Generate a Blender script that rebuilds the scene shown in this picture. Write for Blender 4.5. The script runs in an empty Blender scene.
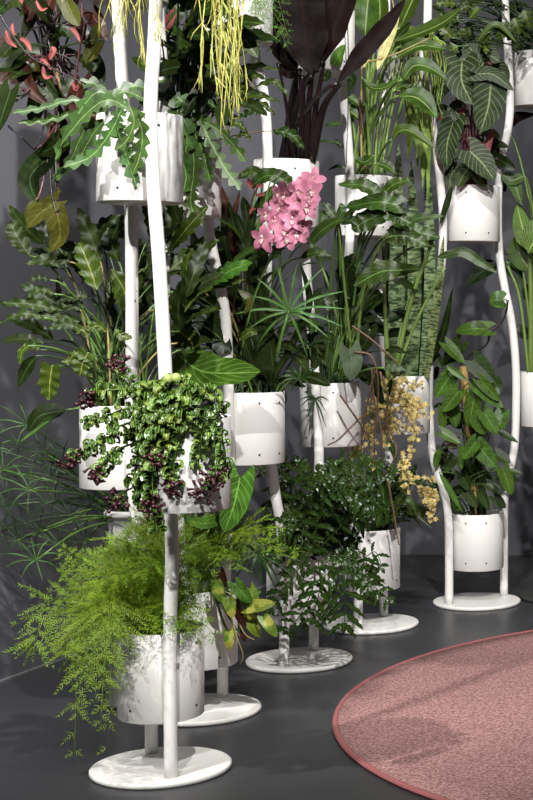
import bpy, math, random
from mathutils import Vector as V
random.seed(7)
R_ = random.uniform
sc = bpy.context.scene
col = sc.collection

# ------------------------------------------------------------------ camera, world, lights, exposure
CX, CY, F, EYE = 650.0, 310.0, 1600.0, 1.38          # level camera with lens shift
cam_d = bpy.data.cameras.new('camera'); cam = bpy.data.objects.new('camera', cam_d); col.objects.link(cam)
cam.location = (0, 0, EYE); cam.rotation_euler = (math.pi/2, 0, 0)
cam_d.lens = 72.0; cam_d.sensor_width = 36.0; cam_d.sensor_fit = 'AUTO'
cam_d.shift_x = (266.5-CX)/800.0; cam_d.shift_y = (CY-400.0)/800.0
cam_d.clip_end = 100
sc.camera = cam
w = bpy.data.worlds.new('world'); sc.world = w; w.use_nodes = True
w.node_tree.nodes['Background'].inputs[0].default_value = (0.9, 0.95, 1.0, 1)
w.node_tree.nodes['Background'].inputs[1].default_value = 0.095
def spot(name, loc, target, energy, size, blend, radius, colr=(1, 0.98, 0.95)):
    l = bpy.data.lights.new(name, 'SPOT'); l.energy = energy; l.spot_size = math.radians(size); l.spot_blend = blend
    l.shadow_soft_size = radius; l.color = colr
    o = bpy.data.objects.new(name, l); col.objects.link(o); o.location = loc
    o.rotation_euler = (V(target)-V(loc)).to_track_quat('-Z', 'Y').to_euler(); return o
spot('front_spotlight', (-1.0, -0.3, 4.2), (-1.42, 5.2, 1.0), 1150, 36, 0.5, 0.05)
spot('right_spotlight', (0.35, 1.6, 4.6), (-1.30, 6.2, 1.25), 1500, 42, 0.5, 0.05)
spot('left_spotlight', (-2.75, 2.5, 4.2), (-1.48, 5.5, 1.1), 950, 48, 0.5, 0.05)
spot('rear_spotlight', (-0.6, 4.2, 4.7), (-0.80, 7.6, 1.2), 520, 46, 0.6, 0.05)
spot('wall_fill_spot', (-1.0, 5.9, 4.7), (-1.95, 9.0, 2.1), 380, 62, 0.8, 0.1)  # added fill lamp, lifts the upper wall behind the stands
spot('rug_spotlight', (1.4, 3.4, 4.5), (0.6, 5.8, 0), 190, 60, 0.8, 0.2)
sc.view_settings.view_transform = 'Standard'; sc.view_settings.look = 'None'
sc.view_settings.gamma = 1.0; sc.view_settings.use_curve_mapping = False
sc.view_settings.exposure = -0.12

# ------------------------------------------------------------------ helpers
def at(px, py, d):                                    # a point seen in the photo, d metres into the room
    return V(((px-CX)*d/F, d, EYE-(py-CY)*d/F))

class Geo:
    def __init__(s): s.v = []; s.f = []; s.uv = []; s.m = []
    def add(s, vs, fs, uvs=None, mi=0):
        b = len(s.v); s.v += [tuple(p) for p in vs]; s.uv += uvs if uvs else [(0.5, 0.5)]*len(vs)
        for f in fs: s.f.append(tuple(i+b for i in f)); s.m.append(mi)
    def tube(s, pts, r0, r1=None, sides=6, mi=0, cap=True):
        r1 = r0 if r1 is None else r1
        n = len(pts); vs = []; uvs = []; fs = []
        prev = None
        for i, p in enumerate(pts):
            t = (pts[min(i+1, n-1)]-pts[max(i-1, 0)])
            if t.length < 1e-9: t = V((0, 0, 1))
            t.normalize()
            a = prev if prev is not None else (V((1, 0, 0)) if abs(t.x) < 0.8 else V((0, 1, 0)))
            a = (a-t*a.dot(t)); a.normalize(); prev = a; b = t.cross(a)
            r = r0+(r1-r0)*i/max(n-1, 1)
            for k in range(sides):
                g = 2*math.pi*k/sides
                vs.append(p+a*(r*math.cos(g))+b*(r*math.sin(g))); uvs.append((k/sides, i/max(n-1, 1)))
        for i in range(n-1):
            for k in range(sides):
                k2 = (k+1) % sides
                fs.append((i*sides+k, i*sides+k2, (i+1)*sides+k2, (i+1)*sides+k))
        if cap:
            fs.append(tuple(range(sides-1, -1, -1))); fs.append(tuple((n-1)*sides+k for k in range(sides)))
        s.add(vs, fs, uvs, mi)
    def ball(s, c, r, mi=0, seg=6, rings=4, sc_=(1, 1, 1)):
        vs = [c+V((0, 0, r*sc_[2]))]; fs = []
        for i in range(1, rings):
            a = math.pi*i/rings
            for k in range(seg):
                g = 2*math.pi*k/seg
                vs.append(c+V((r*math.sin(a)*math.cos(g)*sc_[0], r*math.sin(a)*math.sin(g)*sc_[1], r*math.cos(a)*sc_[2])))
        vs.append(c-V((0, 0, r*sc_[2])))
        for k in range(seg): fs.append((0, 1+k, 1+(k+1) % seg))
        for i in range(rings-2):
            for k in range(seg):
                fs.append((1+i*seg+k, 1+(i+1)*seg+k, 1+(i+1)*seg+(k+1) % seg, 1+i*seg+(k+1) % seg))
        L = len(vs)-1; o = 1+(rings-2)*seg
        for k in range(seg): fs.append((o+k, L, o+(k+1) % seg))
        s.add(vs, fs, None, mi)
    def lathe(s, prof, c, seg=64, mi=0):              # prof: (radius, z) pairs
        vs = []; fs = []; uvs = []
        for j, (r, z) in enumerate(prof):
            for k in range(seg):
                g = 2*math.pi*k/seg
                vs.append(V((c[0]+r*math.cos(g), c[1]+r*math.sin(g), c[2]+z))); uvs.append((k/seg, j/len(prof)))
        for j in range(len(prof)-1):
            for k in range(seg):
                k2 = (k+1) % seg
                fs.append((j*seg+k, j*seg+k2, (j+1)*seg+k2, (j+1)*seg+k))
        s.add(vs, fs, uvs, mi)
    def build(s, name, mats, parent=None, smooth=True, loc=None):
        org = V(loc) if loc is not None else (parent.location if parent is not None and parent.parent is None else V((0, 0, 0)))
        if parent is not None and parent.parent is not None: org = parent.parent.location
        me = bpy.data.meshes.new(name)
        me.from_pydata([(p[0]-org[0], p[1]-org[1], p[2]-org[2]) for p in s.v], [], s.f)
        uvl = me.uv_layers.new(name='UVMap')
        li = [0]*len(me.loops); me.loops.foreach_get('vertex_index', li)
        flat = []
        for i in li: flat += s.uv[i]
        uvl.data.foreach_set('uv', flat)
        me.polygons.foreach_set('use_smooth', [smooth]*len(me.polygons))
        if not isinstance(mats, (list, tuple)): mats = [mats]
        for m in mats: me.materials.append(m)
        if len(mats) > 1: me.polygons.foreach_set('material_index', s.m)
        me.update()
        o = bpy.data.objects.new(name, me); col.objects.link(o)
        if parent is not None: o.parent = parent
        else: o.location = org
        return o

def thing(name, label, cat, loc, group=None):
    o = bpy.data.objects.new(name, None); col.objects.link(o); o.location = loc; o.empty_display_size = 0.05
    o['label'] = label; o['category'] = cat
    if group: o['group'] = group
    return o
def tag(o, label, cat, group=None):
    o['label'] = label; o['category'] = cat
    if group: o['group'] = group
    return o
def catmull(P, n):
    P = [V(p) for p in P]
    if len(P) == 2: return [P[0].lerp(P[1], i/n) for i in range(n+1)]
    Q = [P[0]*2-P[1]]+P+[P[-1]*2-P[-2]]
    out = []; m = len(P)-1
    for i in range(n+1):
        t = i/n*m; k = min(int(t), m-1); u = t-k
        a, b, c, d = Q[k:k+4]
        out.append(0.5*((2*b)+(c-a)*u+(2*a-5*b+4*c-d)*u*u+(3*b-a-3*c+d)*u**3))
    return out
def bez(a, b, c, d, n):
    return [a*(1-t)**3+b*(3*t*(1-t)**2)+c*(3*t*t*(1-t))+d*t**3 for t in [i/n for i in range(n+1)]]

# ------------------------------------------------------------------ materials
def nd(nt, t, **kw):
    n = nt.nodes.new(t)
    for k, v in kw.items(): setattr(n, k, v)
    return n
def math_(nt, op, a, b=None, c=None):
    n = nd(nt, 'ShaderNodeMath', operation=op)
    for i, x in enumerate((a, b, c)):
        if x is None: continue
        if isinstance(x, (int, float)): n.inputs[i].default_value = x
        else: nt.links.new(x, n.inputs[i])
    return n.outputs[0]
def mixc(nt, f, a, b, bt='MIX'):
    n = nd(nt, 'ShaderNodeMix', data_type='RGBA', blend_type=bt)
    for i, x in ((0, f), (6, a), (7, b)):
        if isinstance(x, (int, float)): n.inputs[i].default_value = x
        elif isinstance(x, tuple): n.inputs[i].default_value = (*x, 1) if len(x) == 3 else x
        else: nt.links.new(x, n.inputs[i])
    return n.outputs[2]
def sstep(nt, x, lo, hi):
    n = nd(nt, 'ShaderNodeMapRange', interpolation_type='SMOOTHSTEP')
    nt.links.new(x, n.inputs[0]); n.inputs[1].default_value = lo; n.inputs[2].default_value = hi
    return n.outputs[0]
def base_mat(name):
    m = bpy.data.materials.new(name); m.use_nodes = True
    return m, m.node_tree, m.node_tree.nodes['Principled BSDF']
def noise(nt, scale, detail=2, src='Object', rough=0.5):
    tc = nd(nt, 'ShaderNodeTexCoord'); n = nd(nt, 'ShaderNodeTexNoise')
    nt.links.new(tc.outputs[src], n.inputs['Vector']); n.inputs['Scale'].default_value = scale
    n.inputs['Detail'].default_value = detail; n.inputs['Roughness'].default_value = rough
    return n.outputs['Fac']
def plain(name, c, rough=0.5, var=0.15, scale=20, metallic=0, spec=0.5, bump=0):
    m, nt, p = base_mat(name)
    n = noise(nt, scale, 4)
    k = mixc(nt, n, tuple(x*(1-var) for x in c), tuple(min(1, x*(1+var)) for x in c))
    nt.links.new(k, p.inputs['Base Color']); p.inputs['Roughness'].default_value = rough
    p.inputs['Metallic'].default_value = metallic; p.inputs['Specular IOR Level'].default_value = spec
    if bump:
        b = nd(nt, 'ShaderNodeBump'); b.inputs['Strength'].default_value = bump; nt.links.new(n, b.inputs['Height']); nt.links.new(b.outputs[0], p.inputs['Normal'])
    return m
def leafmat(name, c, vein=None, mid=0.06, nlat=8, lat=0.5, slant=0.35, rough=0.38, trans=0.25, var=0.35, back=None, blot=None, blot_c=None, edge=None, bands=0, spec=0.22, tcol=(1.1, 1.2, 0.5)):
    m, nt, p = base_mat(name)
    tc = nd(nt, 'ShaderNodeTexCoord'); sp = nd(nt, 'ShaderNodeSeparateXYZ'); nt.links.new(tc.outputs['UV'], sp.inputs[0])
    u = math_(nt, 'MULTIPLY', math_(nt, 'ABSOLUTE', math_(nt, 'SUBTRACT', sp.outputs[0], 0.5)), 2.0)
    oi = nd(nt, 'ShaderNodeObjectInfo')
    vec = nd(nt, 'ShaderNodeVectorMath', operation='ADD'); nt.links.new(tc.outputs['Object'], vec.inputs[0])
    cmb = nd(nt, 'ShaderNodeCombineXYZ'); nt.links.new(math_(nt, 'MULTIPLY', oi.outputs['Random'], 37.0), cmb.inputs[0]); nt.links.new(cmb.outputs[0], vec.inputs[1])
    nz = nd(nt, 'ShaderNodeTexNoise'); nt.links.new(vec.outputs[0], nz.inputs['Vector']); nz.inputs['Scale'].default_value = 22; nz.inputs['Detail'].default_value = 3
    ca = tuple(x*(1-var) for x in c); cb = tuple(min(1, x*(1+var)) for x in c)
    k = mixc(nt, sstep(nt, nz.outputs['Fac'], 0.3, 0.7), ca, cb)
    k = mixc(nt, math_(nt, 'MULTIPLY', oi.outputs['Random'], 0.6), k, (c[0]*1.15, c[1]*0.75, c[2]*0.45) if tcol[2] < 0.9 else tuple(x*0.85 for x in c))
    if bands:
        wv = nd(nt, 'ShaderNodeTexNoise'); mp = nd(nt, 'ShaderNodeMapping'); nt.links.new(tc.outputs['UV'], mp.inputs[0])
        mp.inputs['Scale'].default_value = (0.7, bands, 1); nt.links.new(cmb.outputs[0], mp.inputs['Location']); nt.links.new(mp.outputs[0], wv.inputs['Vector'])
        wv.inputs['Scale'].default_value = 1.6; wv.inputs['Detail'].default_value = 4; wv.inputs['Roughness'].default_value = 0.65
        k = mixc(nt, sstep(nt, wv.outputs['Fac'], 0.47, 0.56), k, blot_c)
    elif blot:
        b2 = nd(nt, 'ShaderNodeTexNoise'); nt.links.new(vec.outputs[0], b2.inputs['Vector']); b2.inputs['Scale'].default_value = blot; b2.inputs['Detail'].default_value = 2
        k = mixc(nt, sstep(nt, b2.outputs['Fac'], 0.53, 0.6), k, blot_c)
    if vein:
        if nlat:
            a = math_(nt, 'FRACT', math_(nt, 'MULTIPLY', math_(nt, 'SUBTRACT', sp.outputs[1], math_(nt, 'MULTIPLY', u, slant)), float(nlat)))
            a = math_(nt, 'ABSOLUTE', math_(nt, 'SUBTRACT', a, 0.5))
            ln = math_(nt, 'SUBTRACT', 1.0, sstep(nt, a, 0.03, 0.13))
            k = mixc(nt, math_(nt, 'MULTIPLY', ln, lat), k, vein)
        mr = math_(nt, 'SUBTRACT', 1.0, sstep(nt, u, mid*0.5, mid*1.6))
        k = mixc(nt, math_(nt, 'MULTIPLY', mr, 0.85), k, vein)
    if edge: k = mixc(nt, sstep(nt, u, 0.72, 0.92), k, edge)
    if back:
        g = nd(nt, 'ShaderNodeNewGeometry'); k = mixc(nt, g.outputs['Backfacing'], k, back)
    nt.links.new(k, p.inputs['Base Color']); p.inputs['Roughness'].default_value = rough
    p.inputs['Specular IOR Level'].default_value = spec
    bp = nd(nt, 'ShaderNodeBump'); bp.inputs['Strength'].default_value = 0.12; bp.inputs['Distance'].default_value = 0.01
    nt.links.new(nz.outputs['Fac'], bp.inputs['Height']); nt.links.new(bp.outputs[0], p.inputs['Normal'])
    tr = nd(nt, 'ShaderNodeBsdfTranslucent'); nt.links.new(mixc(nt, 1.0, k, tcol, 'MULTIPLY'), tr.inputs[0])
    mx = nd(nt, 'ShaderNodeMixShader'); mx.inputs[0].default_value = trans
    nt.links.new(p.outputs[0], mx.inputs[1]); nt.links.new(tr.outputs[0], mx.inputs[2])
    nt.links.new(mx.outputs[0], nt.nodes['Material Output'].inputs[0])
    return m
WHITE = plain('white_powder_coat', (0.78, 0.765, 0.74), 0.42, 0.03, 6)
SCREW = plain('dark_screw', (0.02, 0.02, 0.02), 0.4)
SOIL = plain('soil', (0.022, 0.016, 0.011), 0.95, 0.6, 60, bump=0.6)
DARKM = plain('dark_metal', (0.035, 0.036, 0.033), 0.5)
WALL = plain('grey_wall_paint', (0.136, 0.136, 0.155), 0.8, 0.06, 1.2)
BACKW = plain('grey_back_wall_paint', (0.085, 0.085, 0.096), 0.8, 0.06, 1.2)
def floor_mat():
    m, nt, p = base_mat('dark_poured_floor')
    n = noise(nt, 1.6, 6, rough=0.6)
    nt.links.new(mixc(nt, n, (0.026, 0.027, 0.030), (0.046, 0.047, 0.051)), p.inputs['Base Color'])
    r = nd(nt, 'ShaderNodeMapRange'); nt.links.new(n, r.inputs[0]); r.inputs[3].default_value = 0.28; r.inputs[4].default_value = 0.5
    nt.links.new(r.outputs[0], p.inputs['Roughness']); p.inputs['Specular IOR Level'].default_value = 0.45
    return m
FLOOR = floor_mat()
def rug_mat():
    m, nt, p = base_mat('pink_speckled_pile')
    a = noise(nt, 85, 3, rough=0.8); b = noise(nt, 130, 2, rough=0.8)
    k = mixc(nt, sstep(nt, a, 0.42, 0.56), (0.17, 0.085, 0.083), (0.45, 0.265, 0.255))
    k = mixc(nt, sstep(nt, b, 0.55, 0.60), k, (0.06, 0.034, 0.036))
    k = mixc(nt, 0.25, k, (0.42, 0.225, 0.21))
    nt.links.new(k, p.inputs['Base Color']); p.inputs['Roughness'].default_value = 0.95; p.inputs['Specular IOR Level'].default_value = 0.1
    bp = nd(nt, 'ShaderNodeBump'); bp.inputs['Strength'].default_value = 0.8; bp.inputs['Distance'].default_value = 0.01
    nt.links.new(a, bp.inputs['Height']); nt.links.new(bp.outputs[0], p.inputs['Normal'])
    return m
RUG = rug_mat(); BIND = plain('rose_rug_binding', (0.27, 0.085, 0.085), 0.8, 0.15, 80)

L_FERN = leafmat('asparagus_needles', (0.135, 0.245, 0.018), rough=0.5, trans=0.22, var=0.3)
L_FERND = leafmat('dark_asparagus_needles', (0.075, 0.17, 0.025), rough=0.5, trans=0.35, var=0.3)
L_FISH = leafmat('fishbone_cactus_leaf', (0.0369, 0.0842, 0.0211), (0.20, 0.30, 0.09), 0.06, 0, rough=0.35, trans=0.15)
L_RHIP = leafmat('rhipsalis_stem', (0.33, 0.36, 0.1), rough=0.45, trans=0.15)
L_LEPI = leafmat('lepismium_stem', (0.20, 0.31, 0.07), rough=0.4, trans=0.2)
L_XAN = leafmat('xanadu_leaf', (0.0268, 0.0592, 0.0053), (0.22, 0.24, 0.06), 0.06, 9, 0.35, trans=0.18)
L_XAND = leafmat('dark_xanadu_leaf', (0.0175, 0.036, 0.0052), (0.08, 0.10, 0.035), 0.06, 9, 0.3, trans=0.12, rough=0.42)
L_MON = leafmat('split_philodendron_leaf', (0.019, 0.0424, 0.0053), (0.10, 0.19, 0.05), 0.05, 7, 0.3, rough=0.36, trans=0.14)
L_DARK = leafmat('dark_glossy_leaf', (0.0109, 0.0213, 0.0044), (0.04, 0.08, 0.03), 0.05, 0, rough=0.36, trans=0.1, spec=0.15)
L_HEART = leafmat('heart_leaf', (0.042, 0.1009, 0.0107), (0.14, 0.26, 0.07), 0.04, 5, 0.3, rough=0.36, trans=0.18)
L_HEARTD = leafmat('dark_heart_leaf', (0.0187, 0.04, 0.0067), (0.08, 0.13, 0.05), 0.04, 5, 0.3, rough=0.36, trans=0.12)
L_BURG = leafmat('burgundy_leaf', (0.004, 0.002, 0.002), (0.009, 0.003, 0.0035), 0.04, 0, rough=0.45, trans=0.04, back=(0.007, 0.0028, 0.003), spec=0.03)
L_VEIN = leafmat('pale_veined_velvet_leaf', (0.0125, 0.0272, 0.0058), (0.20, 0.27, 0.11), 0.05, 8, 0.45, rough=0.5, trans=0.12, back=(0.22, 0.05, 0.07))
L_PURP = leafmat('purple_leaf_underside', (0.30, 0.09, 0.13), (0.4, 0.16, 0.18), 0.05, 8, 0.3, rough=0.5)
L_SANS = leafmat('snake_plant_leaf', (0.165, 0.235, 0.11), rough=0.4, trans=0.05, bands=44, blot_c=(0.022, 0.050, 0.016), var=0.15)
L_BIRD = leafmat('bird_of_paradise_leaf', (0.033, 0.0758, 0.0091), (0.22, 0.30, 0.10), 0.06, 0, rough=0.4, trans=0.18)
L_POTH = leafmat('pothos_leaf', (0.12, 0.216, 0.028), (0.2, 0.33, 0.06), 0.04, 0, blot=26, blot_c=(0.36, 0.36, 0.07), rough=0.35)
L_BIG = leafmat('big_lime_leaf', (0.0408, 0.1156, 0.0109), (0.20, 0.37, 0.08), 0.04, 8, 0.45, rough=0.42, trans=0.2)
L_STRIPE = leafmat('striped_leaf', (0.0506, 0.1193, 0.0145), (0.38, 0.45, 0.13), 0.05, 13, 0.5, rough=0.35, trans=0.2)
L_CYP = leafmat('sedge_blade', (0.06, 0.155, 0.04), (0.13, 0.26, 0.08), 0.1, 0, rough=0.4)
L_CYPD = leafmat('shaded_sedge_blade', (0.022, 0.06, 0.014), rough=0.4)  # darker copy of the sedge blade, dim light put into its colour
L_CURL = leafmat('curly_waxy_leaf', (0.0168, 0.054, 0.0084), (0.24, 0.34, 0.09), 0.08, 0, rough=0.22, trans=0.1, var=0.5, spec=0.25, edge=(0.16, 0.24, 0.05))
L_CURLP = leafmat('pale_curly_waxy_leaf', (0.096, 0.176, 0.032), (0.36, 0.44, 0.14), 0.1, 0, rough=0.25, trans=0.15, var=0.4)
L_CROC = leafmat('glossy_fern_leaf', (0.0161, 0.0382, 0.006), (0.05, 0.12, 0.04), 0.08, 0, rough=0.2, trans=0.1, spec=0.2)
L_OLIVE = leafmat('olive_climber_leaf', (0.05, 0.062, 0.01), (0.14, 0.15, 0.04), 0.04, 5, 0.3, rough=0.35, trans=0.3)
L_PINKBUD = leafmat('salmon_leaf_sheath', (0.33, 0.095, 0.09), rough=0.4, trans=0.3, tcol=(1.1, 1.1, 1.0))
L_ORCH = leafmat('pink_petal', (0.62, 0.24, 0.345), (0.62, 0.20, 0.36), 0.1, 0, rough=0.5, trans=0.2, var=0.15, tcol=(1.1, 1.1, 1.0))
L_LIP = leafmat('pale_orchid_lip', (0.85, 0.66, 0.62), rough=0.5, blot=160, blot_c=(0.45, 0.04, 0.08), trans=0.2, tcol=(1.1, 1.1, 1.0))
L_YEL = leafmat('yellow_petal', (0.66, 0.51, 0.15), rough=0.5, trans=0.2, var=0.2, tcol=(1.1, 1.1, 1.0))
L_YELP = leafmat('cream_petal', (0.82, 0.74, 0.46), rough=0.5, trans=0.2, var=0.2, tcol=(1.1, 1.1, 1.0))
L_MAR = plain('maroon_calyx', (0.042, 0.007, 0.012), 0.4, 0.4, 120)
L_CREAM = leafmat('cream_bract', (0.68, 0.60, 0.30), (0.4, 0.42, 0.12), 0.1, 12, 0.6, slant=0.6, rough=0.4, tcol=(1.1, 1.1, 1.0))
L_RED = leafmat('brown_red_leaf', (0.036, 0.014, 0.008), (0.12, 0.04, 0.03), 0.06, 0, rough=0.35)
STK = plain('green_stalk', (0.09, 0.17, 0.035), 0.4, 0.3, 30)
STKL = plain('pale_green_stalk', (0.135, 0.21, 0.05), 0.4, 0.25, 30)
STKD = plain('dark_stalk', (0.030, 0.055, 0.018), 0.4, 0.3, 30)
STKB = plain('black_burgundy_stalk', (0.010, 0.004, 0.005), 0.4, 0.3, 30)
STKR = plain('red_stalk', (0.10, 0.030, 0.032), 0.4, 0.3, 30)
STKY = plain('tan_stalk', (0.25, 0.20, 0.07), 0.45, 0.3, 30)
WOOD = plain('brown_aerial_root', (0.13, 0.075, 0.045), 0.7, 0.4, 60)
POLE = plain('coir_moss_pole', (0.16, 0.10, 0.055), 0.95, 0.5, 90, bump=0.8)

# ------------------------------------------------------------------ setting
def slab(name, quad, th, mat):
    g = Geo(); a = [V(p) for p in quad]; n = (a[1]-a[0]).cross(a[2]-a[0]).normalized()*th
    b = [p-n for p in a]
    g.add(a+b, [(0, 1, 2, 3), (7, 6, 5, 4), (0, 4, 5, 1), (1, 5, 6, 2), (2, 6, 7, 3), (3, 7, 4, 0)])
    o = g.build(name, mat, None, False); o['kind'] = 'structure'; return o
def wx(y): return -2.411+(y-5.935)*0.238
YB = 9.05
slab('floor', [(-5, -1.5, 0), (5, -1.5, 0), (5, 10, 0), (-5, 10, 0)], 0.1, FLOOR)
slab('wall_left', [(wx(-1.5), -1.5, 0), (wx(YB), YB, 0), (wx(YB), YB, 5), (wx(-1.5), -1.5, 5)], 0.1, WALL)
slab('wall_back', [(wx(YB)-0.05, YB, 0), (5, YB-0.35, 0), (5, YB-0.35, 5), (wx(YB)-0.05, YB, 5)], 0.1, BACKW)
def trim(name, a, b, nrm):
    a = V(a); b = V(b); n = V(nrm).normalized()*0.006
    g = Geo(); h = V((0, 0, 0.007))
    g.add([a, b, b+n, a+n, a+h, b+h, b+n+h, a+n+h], [(0, 1, 2, 3), (7, 6, 5, 4), (0, 4, 5, 1), (1, 5, 6, 2), (2, 6, 7, 3), (3, 7, 4, 0)])
    o = g.build(name, plain('grey_floor_joint', (0.22, 0.22, 0.23), 0.5), None, False); o['kind'] = 'structure'
trim('baseboard_left', (wx(-1.5), -1.5, 0), (wx(YB), YB, 0), (1, -0.238, 0))

# ------------------------------------------------------------------ rug and dark disc
rc = (0.478, 5.61, 0)
rug = thing('round_rug', 'large round pink speckled rug with a rose bound edge on the dark floor', 'rug', rc)
g = Geo(); Rr = 1.563
g.lathe([(0.001, 0.0)] + [(Rr-0.012, 0.0), (Rr-0.012, 0.013)] + [(Rr*k/12, 0.014) for k in range(11, 0, -1)] + [(0.001, 0.014)], rc, 160); g.build('pile', RUG, rug)
g = Geo(); g.lathe([(Rr-0.014+0.010*math.cos(a*math.pi/5)+0.003, 0.009+0.009*math.sin(a*math.pi/5)) for a in range(11)], rc, 160); g.build('binding', BIND, rug)['label'] = 'rose coloured bound rug edge'
g = Geo(); g.lathe([(0.001, 0), (0.205, 0), (0.21, 0.004), (0.21, 0.016), (0.205, 0.02), (0.001, 0.02)], (-0.415, 7.68, 0), 96)
dd = g.build('floor_disc', DARKM, None, True, (-0.415, 7.68, 0)); tag(dd, 'dark grey round base plate on the floor beside the rearmost white stand', 'base plate')

# ------------------------------------------------------------------ plant stands
BASE_R = 0.205
def stand(c, front, rear, label):
    t = thing('plant_stand', label, 'plant stand', (c[0], c[1], 0), 'white steel tube plant stands')
    g = Geo(); r = BASE_R
    g.lathe([(0.001, 0), (r-0.006, 0), (r, 0.005), (r, 0.014), (r-0.004, 0.0175), (r-0.010, 0.018), (0.001, 0.018)], (c[0], c[1], 0), 128)
    g.build('base_plate', WHITE, t)
    for pts in (front, rear):
        g = Geo(); P = [at(*p) for p in pts]; P[0].z = 0.017
        g.tube(catmull(P, 90), 0.0195, None, 20); g.build('tube', WHITE, t)
    return t
stand((-1.466, 4.798),
      [(171, 782, 4.669), (170, 640, 4.665), (172, 560, 4.65), (171, 517, 4.645), (168, 440, 4.64), (165.5, 375, 4.64), (159, 260, 4.65), (154, 195, 4.655), (150.5, 111, 4.66), (155, 30, 4.655), (157, -40, 4.65), (156, -90, 4.65)],
      [(151.5, 757, 4.927), (151, 690, 4.927), (150, 620, 4.925), (142, 537, 4.94), (134, 495, 4.95), (131.5, 400, 4.955), (132, 340, 4.955), (131, 205, 4.945), (126, 130, 4.94), (122.5, 84, 4.94), (119, 25, 4.95), (117, -40, 4.96), (117, -90, 4.96)],
      'front white plant stand whose base lies nearest, under the bright asparagus fern')
stand((-1.544, 5.49),
      [(181, 722, 5.343), (181, 650, 5.34), (182, 590, 5.33), (176, 500, 5.24), (166, 420, 5.22), (164, 330, 5.22), (164, 240, 5.30), (165, 180, 5.335), (165, 110, 5.335), (160, 40, 5.26), (155, -40, 5.22), (155, -90, 5.22)],
      [(222.5, 703, 5.635), (223, 640, 5.635), (225, 580, 5.66), (229, 500, 5.72), (229, 420, 5.73), (226.5, 335, 5.72), (221, 290, 5.69), (213, 255, 5.66), (207, 217, 5.645), (204, 150, 5.645), (205, 80, 5.66), (212, 0, 5.73), (214, -70, 5.73)],
      'white plant stand second from the front, base half hidden behind the front stand')
stand((-1.374, 6.267),
      [(284, 671, 6.12), (284, 600, 6.12), (281, 530, 6.08), (275, 492, 6.03), (269, 440, 6.02), (266, 390, 6.02), (266, 300, 6.03), (268, 215, 6.105), (267.5, 152, 6.105), (266, 118, 6.1), (263, 91, 6.08), (256, 60, 6.04), (253, 20, 6.03), (251, -50, 6.03)],
      [(313.7, 655, 6.414), (314, 600, 6.414), (317, 530, 6.43), (319, 450, 6.45), (315, 379, 6.45), (311, 325, 6.44), (307, 281, 6.43), (305, 235, 6.42), (305, 180, 6.41), (309, 120, 6.41), (315, 75, 6.43), (317, 30, 6.45), (316, -50, 6.46)],
      'white plant stand in the middle of the row, under the dark curly fern')
stand((-1.218, 6.99),
      [(358, 632, 6.847), (358, 580, 6.845), (354, 520, 6.82), (349, 470, 6.79), (345, 430, 6.78), (342, 370, 6.78), (346, 290, 6.81), (350, 235, 6.845), (350.5, 185, 6.845), (347, 130, 6.83), (341, 76, 6.79), (336, 30, 6.78), (335, -50, 6.78)],
      [(384, 620, 7.133), (384, 570, 7.13), (386, 520, 7.14), (389, 455, 7.16), (388, 400, 7.16), (382, 320, 7.15), (377, 250, 7.14), (376, 200, 7.135), (378, 140, 7.14), (385, 70, 7.16), (386, 0, 7.16), (386, -50, 7.16)],
      'white plant stand fourth from the front, below the yellow orchid sprays')
stand((-0.814, 7.525),
      [(449, 608, 7.415), (449, 560, 7.415), (448, 513, 7.415), (443, 488, 7.415), (434, 462, 7.415), (430, 430, 7.415), (429, 380, 7.415), (432, 340, 7.415), (437, 295, 7.415), (442, 260, 7.415), (443, 220, 7.415), (440, 180, 7.415), (436, 145, 7.415), (430, 110, 7.41), (427, 60, 7.40), (428, 0, 7.4), (428, -50, 7.4)],
      [(504, 599, 7.635), (504, 550, 7.635), (504.5, 500, 7.635), (508, 477, 7.635), (513, 456, 7.635), (515.5, 430, 7.635), (516, 370, 7.635), (512, 325, 7.635), (505, 289, 7.635), (499.5, 255, 7.635), (498, 215, 7.635), (499, 181, 7.635), (502, 155, 7.635), (507, 135, 7.635), (510, 110, 7.635), (509, 72, 7.635), (507.5, 43, 7.635), (505, 0, 7.635), (504, -50, 7.635)],
      'rearmost white plant stand, holding the climbing heart-leaf plant')

PR, PH = 0.125, 0.262
Z1, Z2, Z3, Z4 = 0.168, 0.820, 1.70, 2.36
SPOT_ = {}
def planter(key, x, y, z, label, angs=(-40, 35), h=PH):
    t = thing('planter', label, 'planter', (x, y, z), 'white cylindrical planters on the stands')
    g = Geo(); r = PR
    g.lathe([(0.001, 0), (r-0.003, 0), (r, 0.003), (r, h-0.002), (r-0.0015, h), (r-0.005, h-0.001), (r-0.005, 0.006), (0.001, 0.006)], (x, y, z), 72)
    g.build('shell', WHITE, t)
    g = Geo(); n = 18; vs = [V((x, y, z+h-0.030))]; fs = []
    for j in range(1, 4):
        for k in range(n):
            a = 2*math.pi*k/n; rr = (r-0.006)*j/3
            vs.append(V((x+rr*math.cos(a), y+rr*math.sin(a), z+h-0.034+R_(-.004, .006))))
    for k in range(n): fs.append((0, 1+k, 1+(k+1) % n))
    for j in range(2):
        for k in range(n):
            fs.append((1+j*n+k, 1+(j+1)*n+k, 1+(j+1)*n+(k+1) % n, 1+j*n+(k+1) % n))
    g.add(vs, fs); g.build('soil', SOIL, t)
    face = math.atan2(-y, -x)
    for a in angs:
        for zz in (0.038, h-0.038):
            b = face+math.radians(a); d = V((math.cos(b), math.sin(b), 0)); c = V((x, y, z+zz))+d*(r-0.001)
            g = Geo(); g.tube([c, c+d*0.003], 0.0042, 0.0036, 10); g.build('screw', SCREW, t)
    SPOT_[key] = V((x, y, z+h-0.034))
    return t
planter('A1', -1.466, 4.798, Z1, 'white planter low on the front stand, holding the bright feathery asparagus fern', (-44, 53))
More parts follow.
